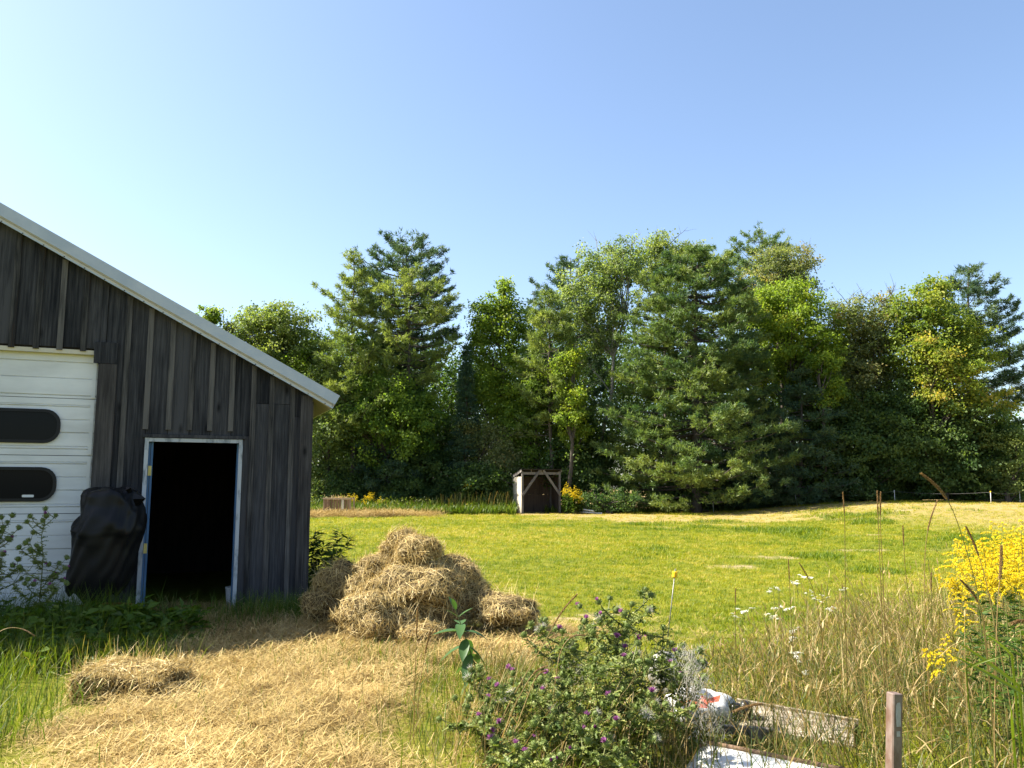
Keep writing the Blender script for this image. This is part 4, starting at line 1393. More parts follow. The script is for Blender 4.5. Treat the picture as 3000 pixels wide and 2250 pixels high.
# ------------------------------------------------------------------ shelter, feeder, fence
M_gwood = wood_mat('grey_timber', (.07, .06, .055), (.21, .185, .165), knots=False)
M_ply = wood_mat('pale_weathered_plywood', (.22, .19, .15), (.52, .46, .36), knots=False)
M_plyin = wood_mat('brown_plywood', (.035, .024, .018), (.085, .06, .045), knots=False)
M_droof = plain_mat('dark_roofing_felt', (.02, .018, .017), (.04, .036, .033), 8, rough=.9)
M_fwood = wood_mat('hay_coloured_timber', (.20, .14, .08), (.42, .31, .19), knots=False)

M_slat = wood_mat('brown_slat', (.10, .055, .03), (.24, .15, .085), knots=False)
SY = 43.6
P0 = atY(1528, 1500, SY)
shel = tag(empty('run_in_shelter', (P0[0], SY, float(gz(P0[0], SY))), R(15)), 'small open-fronted animal shelter with two diagonal braces at the edge of the wood', 'shelter')
W_, D_, HF, HB = 2.2, 1.75, 2.34, 2.02


def put(name, mat, parent, *boxes):
    g = G()
    for b_ in boxes:
        g.box(*b_)
    return g.build(name, mat, parent)


put('side_panel', M_ply, shel, ((0, .02, .02), (.018, D_, .98)))
put('side_panel', M_ply, shel, ((-.003, .02, .99), (.015, D_, 1.93)))
put('side_panel', M_plyin, shel, ((W_ - .018, .05, .02), (W_, D_, 1.93)))
put('back_panel', M_plyin, shel, ((.02, D_ - .02, .02), (W_ - .02, D_, .98)))
put('back_panel', M_plyin, shel, ((.02, D_ - .017, .99), (W_ - .02, D_ + .003, 1.95)))
for xx, yy in ((.02, .0), (W_ - .11, 0), (.02, D_ - .11), (W_ - .11, D_ - .11)):
    put('post', M_gwood, shel, ((xx, yy, -.1), (xx + .09, yy + .09, HF - .14 if yy == 0 else HB - .05)))
put('header', M_gwood, shel, ((.115, .005, HF - .30), (W_ - .115, .045, HF - .17)))
put('stud', M_gwood, shel, ((W_ * .5 - .03, .01, HF - .165), (W_ * .5 + .03, .06, HF - .05)))
put('stud', M_gwood, shel, ((W_ * .25 - .03, .03, HF - .165), (W_ * .25 + .03, .07, HF - .05)))
put('rail', M_gwood, shel, ((.06, .11, .94), (.10, D_ - .12, 1.02)))
for xa, xb in ((.03, 1.02), (W_ - .03, 1.20)):
    G().bar((xa, -.03, .92), (xb, -.03, HF - .06), .045, .12, up=(1, 0, 0)).build('brace', M_gwood, shel)
g = G().prism([(-.05, 0), (W_ + .03, 0), (W_ + .03, .03), (-.05, .03)], 0, 1)
V = g.V[0]
V[:, 2] += HF - .035 + (HB - HF) * (V[:, 1])
V[:, 1] = -.14 + V[:, 1] * (D_ + .28)
g.build('roof', M_droof, shel)
for xa in (-.035, W_ - .02):
    g = G().prism([(xa, -.13), (xa + .03, -.13), (xa + .03, -.004), (xa, -.004)], 0, 1)
    V = g.V[0]
    V[:, 2] += HF - .035 + (HB - HF) * V[:, 1]
    V[:, 1] = -.10 + V[:, 1] * (D_ + .2)
    g.build('rafter', M_gwood, shel)

FY = 41.4
P0 = atY(946, 1506, FY)
fz = float(gz(P0[0], FY))
feed = tag(empty('hay_feeder', (P0[0], FY, fz), R(-8)), 'low wooden hay feeder with slatted front stuffed with hay beside the meadow', 'hay feeder')
for xx in (0, 1.36):
    for yy in (0, .55):
        put('post', M_fwood, feed, ((xx, yy, 0), (xx + .07, yy + .07, .86)))
put('rail', M_fwood, feed, ((-.02, -.03, .80), (1.45, -.002, .88)))
put('rail', M_fwood, feed, ((.0, -.025, .24), (1.43, -.002, .30)))
put('rail', M_fwood, feed, ((.0, .622, .80), (1.43, .645, .88)))
for i in range(9):
    put('slat', M_slat if i not in (6,) else M_ply, feed, ((.085 + i * .143, .02, .31), (.085 + i * .143 + .118, .035, .79)))
g = G()
for (cx, cy, cz, sx, sy, sz, n) in ((.72, .32, .80, .62, .22, .07, 260), (.72, -.10, .12, .72, .14, .13, 520), (-.12, .2, .14, .14, .3, .16, 160), (1.58, .15, .14, .16, .3, .16, 160)):
    b_ = rng.normal(size=(n, 3)) * np.array([sx, sy, sz]) * .5 + np.array([cx, cy, cz])
    b_[:, 2] = np.maximum(b_[:, 2], .0)
    g.blades(b_, rng.uniform(0, 6.28, n), rng.uniform(.12, .3, n), .018, rng.uniform(.6, 1.6, n), rng.normal(size=n) * .6, 2, rng.random(n), prof=[1, 1, .6])
tag(g.build('hay_fill', L_HAY, feed), kind='stuff')

# fence: step-in posts with insulators, one slack wire
M_post = plain_mat('white_fibreglass', (.55, .55, .52), (.68, .68, .64), 20, rough=.5)
M_ins = plain_mat('yellow_insulator_plastic', (.72, .42, .01), (.80, .50, .02), 20, rough=.4)
M_steel = plain_mat('galvanised_rod', (.12, .12, .11), (.2, .2, .19), 20, rough=.4, metal=.5)
M_wire = plain_mat('grey_wire', (.10, .10, .10), (.14, .14, .14), 20, rough=.6)


def stake(loc, h, label, rod, lean=(0, 0), group=None):
    o = tag(empty('fence_post', loc), label, 'fence post', group)
    o.rotation_euler = (lean[0], lean[1], 0)
    G().tube([[0, 0, -.12], [0, 0, h]], .0048, 7).build('rod', rod, o, smooth=True)
    g = G().lathe([(.004, h - .085), (.022, h - .08), (.026, h - .072), (.024, h - .06), (.024, h - .045), (.027, h - .035), (.025, h - .026), (.004, h - .024)], 10)
    g.box((-.012, -.034, h - .06), (.012, -.02, h - .03))
    g.build('insulator', M_ins, o, smooth=False)
    return o


q = gnd(1952, 1905)
tp = atY(1979, 1664, q[1])
stake((q[0], q[1], q[2]), tp[2] - q[2], 'thin steel fence stake with a yellow insulator standing alone behind the thistles', M_steel, (0, math.atan2(tp[0] - q[0], tp[2] - q[2])))
fp = []
for i, (px, pt, pb, Y, lb, ln_) in enumerate((
        (1856, 1469, 1494, 44.0, 'leftmost white fence stake of the far row, under the big pine', 0),
        (2089, 1474, 1500, 44.2, 'short white fence stake in shade right of the big pine', 0),
        (2335, 1459, 1500, 43.8, 'leaning white fence stake in front of the dark wood', -.16),
        (2621, 1456, 1503, 43.0, 'upright white fence stake where the rise begins', 0),
        (2902, 1457, 1509, 38.0, 'white fence stake standing on the dry rise at the right', .03),
        (2988, 1459, 1478, 42.5, 'farthest right white fence stake, half hidden behind the rise', 0))):
    a_ = atY(px, pt, Y)
    z0 = float(gz(a_[0], Y))
    h = max(.55, a_[2] - z0)
    o = tag(empty('fence_post', (a_[0], Y, z0)), lb, 'fence post', 'white stakes of the far fence line')
    o.rotation_euler = (0, ln_, 0)
    G().tube([[0, 0, -.1], [0, 0, h]], .013, 6).build('rod', M_post, o, smooth=True)
    G().lathe([(.004, h - .03), (.024, h - .02), (.03, h + .01), (.024, h + .04), (.004, h + .045)], 8).build('insulator', M_ins if i in (4,) else M_post, o)
    fp.append(np.array([a_[0] + math.sin(ln_) * h, Y - .03, z0 + h * .985]))
pts = []
for a_, b_ in zip(fp[:-1], fp[1:]):
    for t in np.linspace(0, 1, 9)[:-1]:
        p = a_ * (1 - t) + b_ * t
        p[2] -= .10 * 4 * t * (1 - t)
        pts.append(p)
pts.append(fp[-1])
o = G().tube(pts, .005, 4).build('fence_wire', M_wire)
tag(o, 'slack grey wire strung along the far white fence stakes', 'wire')

# white pipes lying in the weeds
for i, (px, py, ang, ln_, lb) in enumerate(((1712, 1486, -.35, 1.1, 'white plastic pipe in the weeds beyond the shelter, upper one'), (1722, 1493, -.22, 1.5, 'white plastic pipe in the weeds beyond the shelter, lower one'))):
    c = atY(px, py, 43.2)
    c[2] = float(gz(c[0], c[1])) + .22 - .14 * i
    o = empty('pipe', c)
    tag(o, lb, 'pipe', 'white pipes lying by the shelter')
    a = np.arange(10) * .2 * math.pi
    g = G().lathe([(.035, -ln_ / 2), (.04, -ln_ / 2), (.04, ln_ / 2 - .1), (.048, ln_ / 2 - .09), (.048, ln_ / 2), (.035, ln_ / 2)], 10, Matrix.Rotation(R(90), 4, 'Y'))
    me = g.mesh('pipe_body', M_plast, True)
    b_ = link('pipe_body', me, o)
    o.rotation_euler = (0, .12 - .05 * i, ang)

# ------------------------------------------------------------------ tarp-covered machine by the door
M_tarp, nt, out = nt_new('black_plastic_tarp')
b = nt.nodes.new('ShaderNodeBsdfPrincipled')
b.inputs['Base Color'].default_value = (.0055, .0055, .006, 1)
b.inputs['Roughness'].default_value = .46
b.inputs['Specular IOR Level'].default_value = .2
tc = nt.nodes.new('ShaderNodeTexCoord')
mp = nt.nodes.new('ShaderNodeMapping')
mp.inputs['Scale'].default_value = (1, 1, .55)
nt.links.new(tc.outputs['Object'], mp.inputs['Vector'])
n1 = noise_node(nt, 2.6, 3, mp.outputs[0], .55)
n1.noise_type = 'RIDGED_MULTIFRACTAL'
n1.inputs['Distortion'].default_value = .6
bp = nt.nodes.new('ShaderNodeBump')
bp.inputs['Strength'].default_value = .45
bp.inputs['Distance'].default_value = .025
nt.links.new(n1.outputs['Fac'], bp.inputs['Height'])
nt.links.new(bp.outputs[0], b.inputs['Normal'])
nt.links.new(b.outputs[0], out.inputs[0])
M_orange = plain_mat('faded_orange_paint', (.20, .045, .015), (.30, .075, .025), 12, rough=.6)

TY = 9.32
tc_ = atY(318, 1600, TY)
tz = float(gz(tc_[0], TY))
mach = tag(empty('covered_machine', (tc_[0], TY, tz)), 'tall machine on an orange base wrapped in a black plastic tarp beside the doorway', 'covered machine')
k = TY / F_PX
rows = [(1742, 214, 352), (1722, 206, 360), (1700, 209, 372), (1650, 220, 386), (1600, 229, 396), (1572, 230, 405), (1558, 228, 412), (1545, 231, 414), (1525, 240, 414), (1500, 252, 412), (1482, 256, 407), (1465, 254, 404), (1450, 253, 400), (1440, 258, 394), (1434, 270, 380), (1430, 290, 360)]
rows_a = np.array(rows, float)
ys_ = np.concatenate([np.linspace(1742, 1600, 10), np.linspace(1595, 1434, 30), [1430.]])
rows = [(yy_, np.interp(-yy_, -rows_a[:, 0], rows_a[:, 1]), np.interp(-yy_, -rows_a[:, 0], rows_a[:, 2])) for yy_ in ys_]
nn_ = 72
V = []
for j, (py, xa, xb) in enumerate(rows):
    A_, B_ = atY(xa, py, TY), atY(xb, py, TY)
    cx, rx, z = (A_[0] + B_[0]) / 2 - tc_[0], (B_[0] - A_[0]) / 2, A_[2] - tz
    ry = min(rx * .95, .34)
    for i in range(nn_):
        a = 2 * math.pi * i / nn_
        e = .72
        ca, sa = math.cos(a), math.sin(a)
        rr = 1 + .018 * math.sin(a * 7 + z * 9 + 2 * math.sin(z * 5)) + .022 * math.sin(a * 13 - z * 17) + .020 * math.sin(a * 3 + z * 21) * (1 if 1.02 < z < 1.45 else .3)
        fo = abs(math.sin(z * 13 + 2.2 * math.sin(a * 1.5 + .4) + 1.1 * math.sin(a * 4))) ** .5
        rr += (.016 * (fo - .7)) * (1 if .85 < z < 1.5 else .25)
        V.append((cx + rx * rr * math.copysign(abs(ca) ** e, ca), ry * rr * math.copysign(abs(sa) ** e, sa), z + .018 * math.sin(a * 5 + z * 14) + (.05 * math.sin(a * 2 + .7) + .025 * math.sin(a * 9) if j == 0 else 0)))
i = np.arange(len(rows) - 1)[:, None] * nn_
j = np.arange(nn_)[None]
kk = (j + 1) % nn_
g = G().add(V, [np.stack([i + j, i + kk, i + nn_ + kk, i + nn_ + j], -1).reshape(-1, 4), np.arange(nn_) + (len(rows) - 1) * nn_])
tarp = g.build('tarp', M_tarp, mach, smooth=True)
# loose corners of the plastic
for (px, py, tx, ty, w) in ((396, 1462, 427, 1461, .11), (262, 1448, 248, 1452, .07), (375, 1436, 384, 1428, .06)):
    a_, b_ = atY(px, py, TY - .18), atY(tx, ty, TY - .20)
    o_ = np.array([tc_[0], TY, tz])
    g = G()
    p0, p1, p2 = a_ + np.array([-.02, 0, w * .7]) - o_, a_ + np.array([-.02, .06, -w * .7]) - o_, b_ - o_
    pm = (p0 + p1) / 2 + np.array([.01, -.06, 0])
    g.add([p0, p1, p2, pm, p0 + (0, .1, 0), p1 + (0, .1, 0)], [np.array([[0, 3, 2], [3, 1, 2], [0, 2, 4], [1, 5, 2]])])
    g.build('tarp_corner', M_tarp, tarp)
g = G()
a = np.linspace(0, 2 * math.pi, 25)
g.tube(np.stack([-.02 + .31 * np.cos(a), .28 * np.sin(a), np.full(25, .19)], -1), .022, 8)
g.build('base_ring', M_orange, mach, smooth=True)
for sx, sy in ((-.26, -.2), (.2, -.22), (-.24, .2), (.2, .2)):
    G().bar((sx, sy, .20), (sx * 1.35, sy * 1.25, -.03), .045, .045, up=(0, 1, 0)).build('leg', M_orange, mach)
G().box((-.24, -.26, .10), (.20, -.235, .165)).build('cross_plate', M_orange, mach)

# ------------------------------------------------------------------ square steel post in the foreground
M_rust = plain_mat('rusting_brown_steel', (.11, .062, .042), (.20, .155, .135), 16, rough=.6, spec=.4, metal=.15, bump=.25, stretch=(1, 1, .5))
M_scrape = plain_mat('scraped_bare_steel', (.26, .26, .30), (.36, .36, .40), 40, rough=.45, metal=.3)
PYd = 3.6
a_ = atY(2641, 2030, PYd)
z0 = float(gz(a_[0], PYd))
post = tag(empty('steel_post', (a_[0] - .075, PYd, z0)), 'rusty square steel post leaning slightly at the bottom right among dry grass', 'post')
post.rotation_euler = (0, .085, R(14))
hp_ = a_[2] - z0
w = .0245
g = G()
V = []
for z in (-.2, hp_ - .003, hp_):
    s = w if z < hp_ - .001 else w - .003
    for cx, cy in ((-1, -1), (1, -1), (1, 1), (-1, 1)):
        for dx, dy in (((0, .25), (.25, 0)) if cx * cy > 0 else ((.25, 0), (0, .25))):
            V.append((cx * (s - dx * .02), cy * (s - dy * .02), z))
q = []
for r in range(2):
    for i in range(8):
        q.append([r * 8 + i, r * 8 + (i + 1) % 8, r * 8 + 8 + (i + 1) % 8, r * 8 + 8 + i])
g.add(V, [np.array(q), np.arange(16, 24)])
g.build('tube', M_rust, post)


def scrape(pts):
    g = G()
    g.add([(x, -w - .0008, z) for x, z in pts], [np.arange(len(pts))])
    return g


s = scrape([(-.012, hp_ - .045), (-.006, hp_ - .035), (.008, hp_ - .033), (.013, hp_ - .06), (.012, hp_ - .10), (.014, hp_ - .13), (-.008, hp_ - .132), (-.013, hp_ - .09)][::-1])
s.build('bare_patch', M_scrape, post)
scrape([(-.008, hp_ - .150), (.010, hp_ - .148), (.011, hp_ - .170), (-.007, hp_ - .172)][::-1]).build('bare_patch', M_scrape, post)

# ------------------------------------------------------------------ discarded things in the weeds, bottom right
M_enamel = plain_mat('white_enamelled_sheet', (.30, .29, .26), (.60, .61, .60), 4, rough=.3, spec=.5)
M_rim = plain_mat('rusty_rim', (.10, .06, .035), (.20, .13, .08), 20, rough=.8)
M_slab = plain_mat('pale_dusty_slab', (.13, .105, .075), (.40, .35, .27), 14, rough=.9, bump=.2)
M_dark = plain_mat('black_moulded_plastic', (.012, .010, .010), (.022, .02, .019), 10, rough=.3, spec=.5)
M_bag = plain_mat('white_woven_bag', (.50, .51, .52), (.62, .63, .63), 4, rough=.6, bump=.3)
M_red = plain_mat('red_print', (.55, .07, .035), (.65, .12, .06), 10, rough=.6)
M_oldwood = wood_mat('old_grey_wood', (.11, .095, .08), (.26, .23, .19), knots=False)

A_ = atY(2035, 2172, 4.7)
B_ = atY(2430, 2252, 4.3)
encl = tag(empty('appliance_shell', (A_[0], A_[1], float(gz(A_[0], A_[1])))), 'overturned white metal shell with a brown rusty rim lying in the weeds', 'metal shell')
d = np.array([B_[0] - A_[0], B_[1] - A_[1], 0])
Ls = np.linalg.norm(d)
encl.rotation_euler = (0, math.atan2(A_[2] - B_[2], Ls), math.atan2(d[1], d[0]))
hz = A_[2] - encl.location.z
g = G()
prof = [(0, -.42), (.002, -.36), (.015, -.30)]
path = []
for i in range(7):
    t = R(90) * i / 6
    path.append((.10 - .10 * math.cos(t) - .0, hz - .10 + .10 * math.sin(t)))
side = [(0.0, 0.0)] + path + [(Ls + .2, hz)]
V = [(x, 0, z) for x, z in side] + [(x, -.42, z - .10) for x, z in side]
n = len(side)
i = np.arange(n - 1)
g.add(V, [np.stack([i + 1, i, i + n, i + 1 + n], -1)])
V2 = [(x, -.003, z) for x, z in side[1:]] + [(Ls + .2, -.003, .0)] + [(0.0, -.003, 0.0)]
g.add(V2, [np.arange(len(V2))])
g.build('shell', M_enamel, encl, smooth=False)
G().tube([[x, .006, z + .006] for x, z in side[3:]], .013, 7).build('rim', M_rim, encl, smooth=True)

c = gnd(2330, 2150)
slab = tag(empty('pale_slab', (c[0] + .0, c[1] + .02, c[2] + .02), R(-20)), 'pale dusty slab of board lying tilted in the dry grass behind the white shell', 'board')
slab.rotation_euler = (R(8), R(4), R(-24))
G().box((-.38, -.15, -.06), (.34, .20, .03)).build('panel', M_slab, slab)
put('edge_strip', M_slab, slab, ((-.38, .202, -.035), (.36, .222, .045)))
put('edge_strip', M_slab, slab, ((.20, -.12, .0305), (.22, .195, .04)))

c = gnd(2175, 2135)
pot = tag(empty('black_fitting', (c[0], c[1] + .02, c[2] + .085)), 'shiny black plastic fitting with two rounded lobes lying on the pale slab', 'plastic fitting')
g = G()
g.lathe([(0, -.05), (.034, -.05), (.046, -.03), (.048, .02), (.04, .05), (.026, .064), (0, .066)], 14, Matrix.Translation((-.035, 0, 0)))
g.build('lobe', M_dark, pot, smooth=True)
G().lathe([(0, -.05), (.03, -.05), (.042, -.03), (.043, .03), (.035, .065), (.02, .076), (0, .078)], 14, Matrix.Translation((.035, .005, 0))).build('lobe', M_dark, pot, smooth=True)
G().box((-.02, -.03, -.055), (.13, .035, -.02)).build('foot', M_dark, pot)

c = gnd(2165, 2175)
blk = tag(empty('old_timber', (c[0] + .0, c[1] + .0, c[2] + .07), R(-14)), 'short weathered grey timber offcut between black fitting and white shell', 'timber')
G().box((-.17, -.022, -.022), (.17, .022, .022)).build('beam', M_oldwood, blk)
G().box((.06, -.05, -.03), (.15, -.024, .03)).build('block', M_oldwood, blk)

# white feed bag with red print, crumpled
c = gnd(2045, 2118)
bag = tag(empty('feed_bag', (c[0], c[1], c[2]), R(-25)), 'crumpled white feed bag with red print half hidden behind the thistles', 'bag')
V, Fc = ICO3
nz = (vnoise(V[:, 0] * 2.6 + 3, V[:, 1] * 2.6 + V[:, 2] * 2, 91) - .5) * .5 + (vnoise(V[:, 0] * 6 + 3, V[:, 2] * 6 + V[:, 1] * 3, 92) - .5) * .22
Vb = V * np.array([.22, .15, .12]) * (1 + nz[:, None]) + np.array([0, 0, .10])
g = G().add(Vb, Fc)
me = g.mesh('sack', [M_bag, M_red], True)
cent = Vb[Fc].mean(1)
mi = ((np.abs(cent[:, 0] - .03 - .03 * np.sin(cent[:, 2] * 40)) < .085) & (np.abs(cent[:, 2] - .16) < .03) & (cent[:, 1] < .1)).astype(np.int32)
me.polygons.foreach_set('material_index', mi)
link('sack', me, bag)
c = gnd(1945, 2090)
bag2 = tag(empty('plastic_bag', (c[0], c[1], c[2] + .12), R(20)), 'greyish clear plastic bag bulging up behind the right side of the thistles', 'bag')
M_clear = leaf_mat('cloudy_plastic', [(0, (.45, .44, .40)), (1, (.45, .44, .40))], trans=.5, rough=.25, spec=.5, tcol=(1, 1, 1))
Vb = V * np.array([.11, .08, .13]) * (1 + .8 * nz[:, None]) + np.array([0, 0, .15])
G().add(Vb, Fc).build('film', M_clear, bag2, smooth=True)
# ------------------------------------------------------------------ plants one can tell apart
L_THIST = leaf_mat('thistle_leaves', [(.05, (.06, .10, .022)), (.5, (.14, .18, .042)), (1, (.32, .32, .10))], trans=.3, rough=.5)
L_BUD = leaf_mat('thistle_bud', [(0, (.06, .10, .02)), (.5, (.12, .16, .035)), (1, (.22, .23, .08))], trans=.1)
L_PURP = leaf_mat('thistle_florets', [(0, (.13, .03, .11)), (.5, (.32, .08, .28)), (1, (.50, .22, .44))], trans=.3, tcol=(1, 1, 1))
L_DOWN = leaf_mat('thistle_down', [(0, (.42, .39, .33)), (1, (.62, .59, .53))], trans=.5, tcol=(1, 1, 1))
L_GOLD = leaf_mat('goldenrod_florets', [(0, (.52, .37, .006)), (.5, (.74, .57, .010)), (1, (.86, .72, .03))], trans=.3, tcol=(1, 1, .6))
L_GLEAF = leaf_mat('goldenrod_leaves', [(0, (.025, .06, .010)), (.5, (.06, .11, .016)), (1, (.13, .18, .03))], trans=.4)
L_MILK = leaf_mat('milkweed_leaf', [(0, (.035, .085, .028)), (.5, (.06, .125, .035)), (1, (.12, .19, .05))], trans=.35, rough=.42, spec=.4)
L_STEM = leaf_mat('plant_stem', [(0, (.05, .08, .02)), (.5, (.12, .13, .04)), (1, (.22, .17, .07))], trans=0)
L_REED = leaf_mat('reed_seed_head', [(0, (.14, .085, .035)), (.5, (.30, .19, .08)), (1, (.55, .40, .21))], trans=.25, tcol=(1, .9, .7))
L_WHITEF = leaf_mat('yarrow_florets', [(0, (.62, .62, .52)), (1, (.80, .80, .74))], trans=.2, tcol=(1, 1, 1))

# flower head shared by all thistles: spiny bud, florets
gb = G()
gb.lathe([(.001, -.013), (.008, -.011), (.0125, -.004), (.013, .003), (.0105, .011), (.007, .016)], 9, tone=.4)
n = 60
th = rng.uniform(0, 6.28, n)
zz = rng.uniform(-.010, .012, n)
r0 = .0125 - np.abs(zz) * .25
p = np.stack([r0 * np.cos(th), r0 * np.sin(th), zz], 1)
gb.leaves(p, np.stack([np.cos(th), np.sin(th), .5 + 0 * th], 1), rng.normal(size=(n, 3)), .011, .0035, .7)
ME_BUD = gb.mesh('thistle_bud', L_BUD)
gp = G()
n = 70
gp.blades(np.stack([rng.normal(size=n) * .002, rng.normal(size=n) * .002, np.full(n, .012)], 1), rng.uniform(0, 6.28, n), rng.uniform(.012, .022, n), .0024, rng.uniform(0, .85, n), .25, 2, rng.random(n), prof=[.7, 1, .8])
ME_PURP = gp.mesh('thistle_florets', L_PURP)
gp = G()
n = 26
gp.blades(np.stack([rng.normal(size=n) * .002, rng.normal(size=n) * .002, np.full(n, .012)], 1), rng.uniform(0, 6.28, n), rng.uniform(.004, .009, n), .003, rng.uniform(0, .5, n), .1, 1, rng.random(n) * .35, prof=[.8, 1])
ME_PURPS = gp.mesh('thistle_florets', L_PURP)
gd_ = G()
n = 60
d = rand_dir(n)
d[:, 2] = np.abs(d[:, 2]) * .9 + .05
gd_.blades(np.tile(np.array([[0, 0, .008]]), (n, 1)), np.arctan2(d[:, 1], d[:, 0]), rng.uniform(.016, .032, n), .0011, np.arccos(np.clip(unit(d)[:, 2], -1, 1)), .25, 2, rng.random(n), prof=[1, .8, .6])
ME_DOWN = gd_.mesh('thistle_down', L_DOWN)


def spiny_leaves(g, P, fwd, L, tone):
    """lance leaves with toothed edges"""
    m = len(P)
    fwd = unit(fwd)
    side = unit(np.cross(np.array([0, 0, 1.0]) + rng.normal(size=(m, 3)) * .4, fwd))
    up = np.cross(fwd, side)
    K = 4
    V, Fq = [], []
    k = np.linspace(0, 1, K + 1)
    for i in range(K + 1):
        c = P + fwd * (L * k[i])[:, None] - up * (L * .35 * k[i] ** 2)[:, None]
        w = L * .055 * (1 - k[i]) ** .6 + .001
        V += [c - side * w[:, None], c + side * w[:, None]]
    nb = 2 * (K + 1)
    for i in range(K):
        for s_ in (-1, 1):
            c = P + fwd * (L * (k[i] + .24))[:, None] - up * (L * .35 * (k[i] + .1) ** 2)[:, None]
            V.append(c + side * (s_ * L * (.26 - .045 * i))[:, None] + up * (L * rng.uniform(-.05, .16, m))[:, None])
    V = np.stack(V, 1)
    tot = V.shape[1]
    q = np.array([[2 * i, 2 * i + 1, 2 * i + 3, 2 * i + 2] for i in range(K)])
    t = np.array([[2 * i, 2 * i + 2, nb + 2 * i] for i in range(K)] + [[2 * i + 3, 2 * i + 1, nb + 2 * i + 1] for i in range(K)])
    off = (np.arange(m) * tot)[:, None, None]
    g.add(V.reshape(-1, 3), [(q[None] + off).reshape(-1, 4), (t[None] + off).reshape(-1, 3)], np.repeat(tone, tot))


def thistle(base, H, spread, nbr, label, group, flowers=.45, lean=(0, 0), seedy=0, leafn=1.0, hs=1.0, leafL=(.05, .11)):
    base = np.asarray(base, float)
    root = tag(empty('thistle_plant', base), label, 'thistle', group)
    st = G()
    lf = G()
    top = np.array([lean[0], lean[1], H])
    t = np.linspace(0, 1, 7)[:, None]
    main = t * top + np.array([[rng.normal() * .02, rng.normal() * .02, 0] for _ in range(7)]) * t
    st.tube(main, np.linspace(.008, .003, 7), 6, .45)
    tips = [(main[-1], np.array([0, 0, 1.0]))]
    allp = [main]
    for i in range(nbr):
        f = rng.uniform(.25, .92)
        s0 = np.array([np.interp(f, t[:, 0], main[:, j]) for j in range(3)])
        az = rng.uniform(0, 6.283)
        ln = spread * rng.uniform(.55, 1.1) * (1.15 - .45 * f)
        e = s0 + np.array([math.cos(az) * ln, math.sin(az) * ln, ln * rng.uniform(.45, 1.1)])
        e[2] = min(e[2], H * 1.04)
        mid = (s0 + e) / 2 + np.array([math.cos(az), math.sin(az), -.6]) * ln * .12
        tt = np.linspace(0, 1, 6)[:, None]
        pts = s0 * (1 - tt) ** 2 + 2 * mid * tt * (1 - tt) + e * tt ** 2
        st.tube(pts, np.linspace(.005, .0022, 6), 5, .5)
        allp.append(pts)
        tips.append((pts[-1], unit(pts[-1] - pts[-2])))
        for _ in range(rng.integers(0, 3)):
            q_ = pts[rng.integers(3, 5)]
            e2 = q_ + np.array([rng.normal() * .06, rng.normal() * .06, rng.uniform(.03, .09)]) * hs
            st.tube([q_, (q_ + e2) / 2 + np.array([0, 0, -.005]), e2], [.003, .0025, .002], 4, .5)
            tips.append((e2, unit(e2 - q_)))
    for pts in allp:
        ln = np.linalg.norm(np.diff(pts, axis=0), axis=1).sum()
        m = int(max(4, ln * 62 * leafn))
        f = rng.random(m)
        kk = np.linspace(0, 1, len(pts))
        p = np.stack([np.interp(f, kk, pts[:, j]) for j in range(3)], 1)
        a = rng.uniform(0, 6.283, m)
        fd = np.stack([np.cos(a), np.sin(a), rng.uniform(-.2, .8, m)], 1)
        spiny_leaves(lf, p, fd, rng.uniform(*leafL, m) * (1.25 - .5 * p[:, 2] / H), np.clip(.5 + .22 * rng.normal(size=m), 0, 1))
    st.build('stem', L_STEM, root)
    tag(lf.build('foliage', L_THIST, root), kind='stuff')
    for p, d in tips:
        q = Vector(d + np.array([rng.normal() * .25, rng.normal() * .25, 0])).to_track_quat('Z', 'Y').to_euler()
        r = rng.random()
        h = link('flower_head', ME_BUD, root, tuple(p), q, hs * rng.uniform(.85, 1.25))
        if r < flowers * .62:
            link('florets', ME_PURP, h)
        elif r < flowers:
            link('florets', ME_PURPS, h)
        elif r > 1 - seedy:
            link('seed_down', ME_DOWN, h)
    return root


GT = 'thistles of the bushy clump in the foreground'
for i, (px, py, Y, tpx, tpy, sp, nb, lb) in enumerate((
        (1800, 2200, 5.15, 1842, 1770, .34, 11, 'tallest thistle of the foreground clump, reaching up against the lawn'),
        (1660, 2170, 5.2, 1640, 1850, .36, 11, 'thistle on the left shoulder of the foreground clump, nearest the leafy milkweed'),
        (1760, 2240, 4.75, 1750, 1930, .36, 12, 'bushy thistle in the middle front of the foreground clump'),
        (1930, 2200, 5.05, 1940, 1840, .30, 10, 'thistle on the right shoulder of the clump, beside the steel stake'),
        (1600, 2260, 4.7, 1585, 2030, .34, 10, 'low thistle at the left front of the clump with downy seed heads'),
        (1880, 2270, 4.6, 1890, 2060, .32, 10, 'low thistle at the right front of the clump before the white feed bag'),
        (1730, 2290, 4.45, 1720, 2110, .30, 9, 'lowest thistle of the clump at the bottom edge of the picture'),
        (1500, 2170, 5.1, 1490, 2000, .28, 9, 'low sprawling thistle just right of the milkweed, amid dry stalks'),
        (1430, 2260, 4.65, 1400, 2110, .30, 9, 'thistle sprawling over the straw at the left end of the clump'),
        (1540, 2330, 4.3, 1520, 2190, .30, 9, 'thistle low at the bottom edge, left of the lowest one'),
        (1820, 2330, 4.3, 1820, 2190, .28, 9, 'thistle low at the bottom edge beside the white shell corner'),
        (2010, 2240, 4.85, 2020, 1960, .20, 7, 'slender thistle at the right end of the clump near the white shell'))):
    b_ = atY(px, py, Y)
    b_[2] = float(gz(b_[0], Y)) - .01
    t_ = atY(tpx, tpy, Y)
    thistle(b_, t_[2] - b_[2], sp, nb, lb, GT, flowers=.25, lean=(t_[0] - b_[0], 0), seedy=.12, leafn=2.1, hs=1.25, leafL=(.035, .085))
GD = 'thistles growing before the garage door'
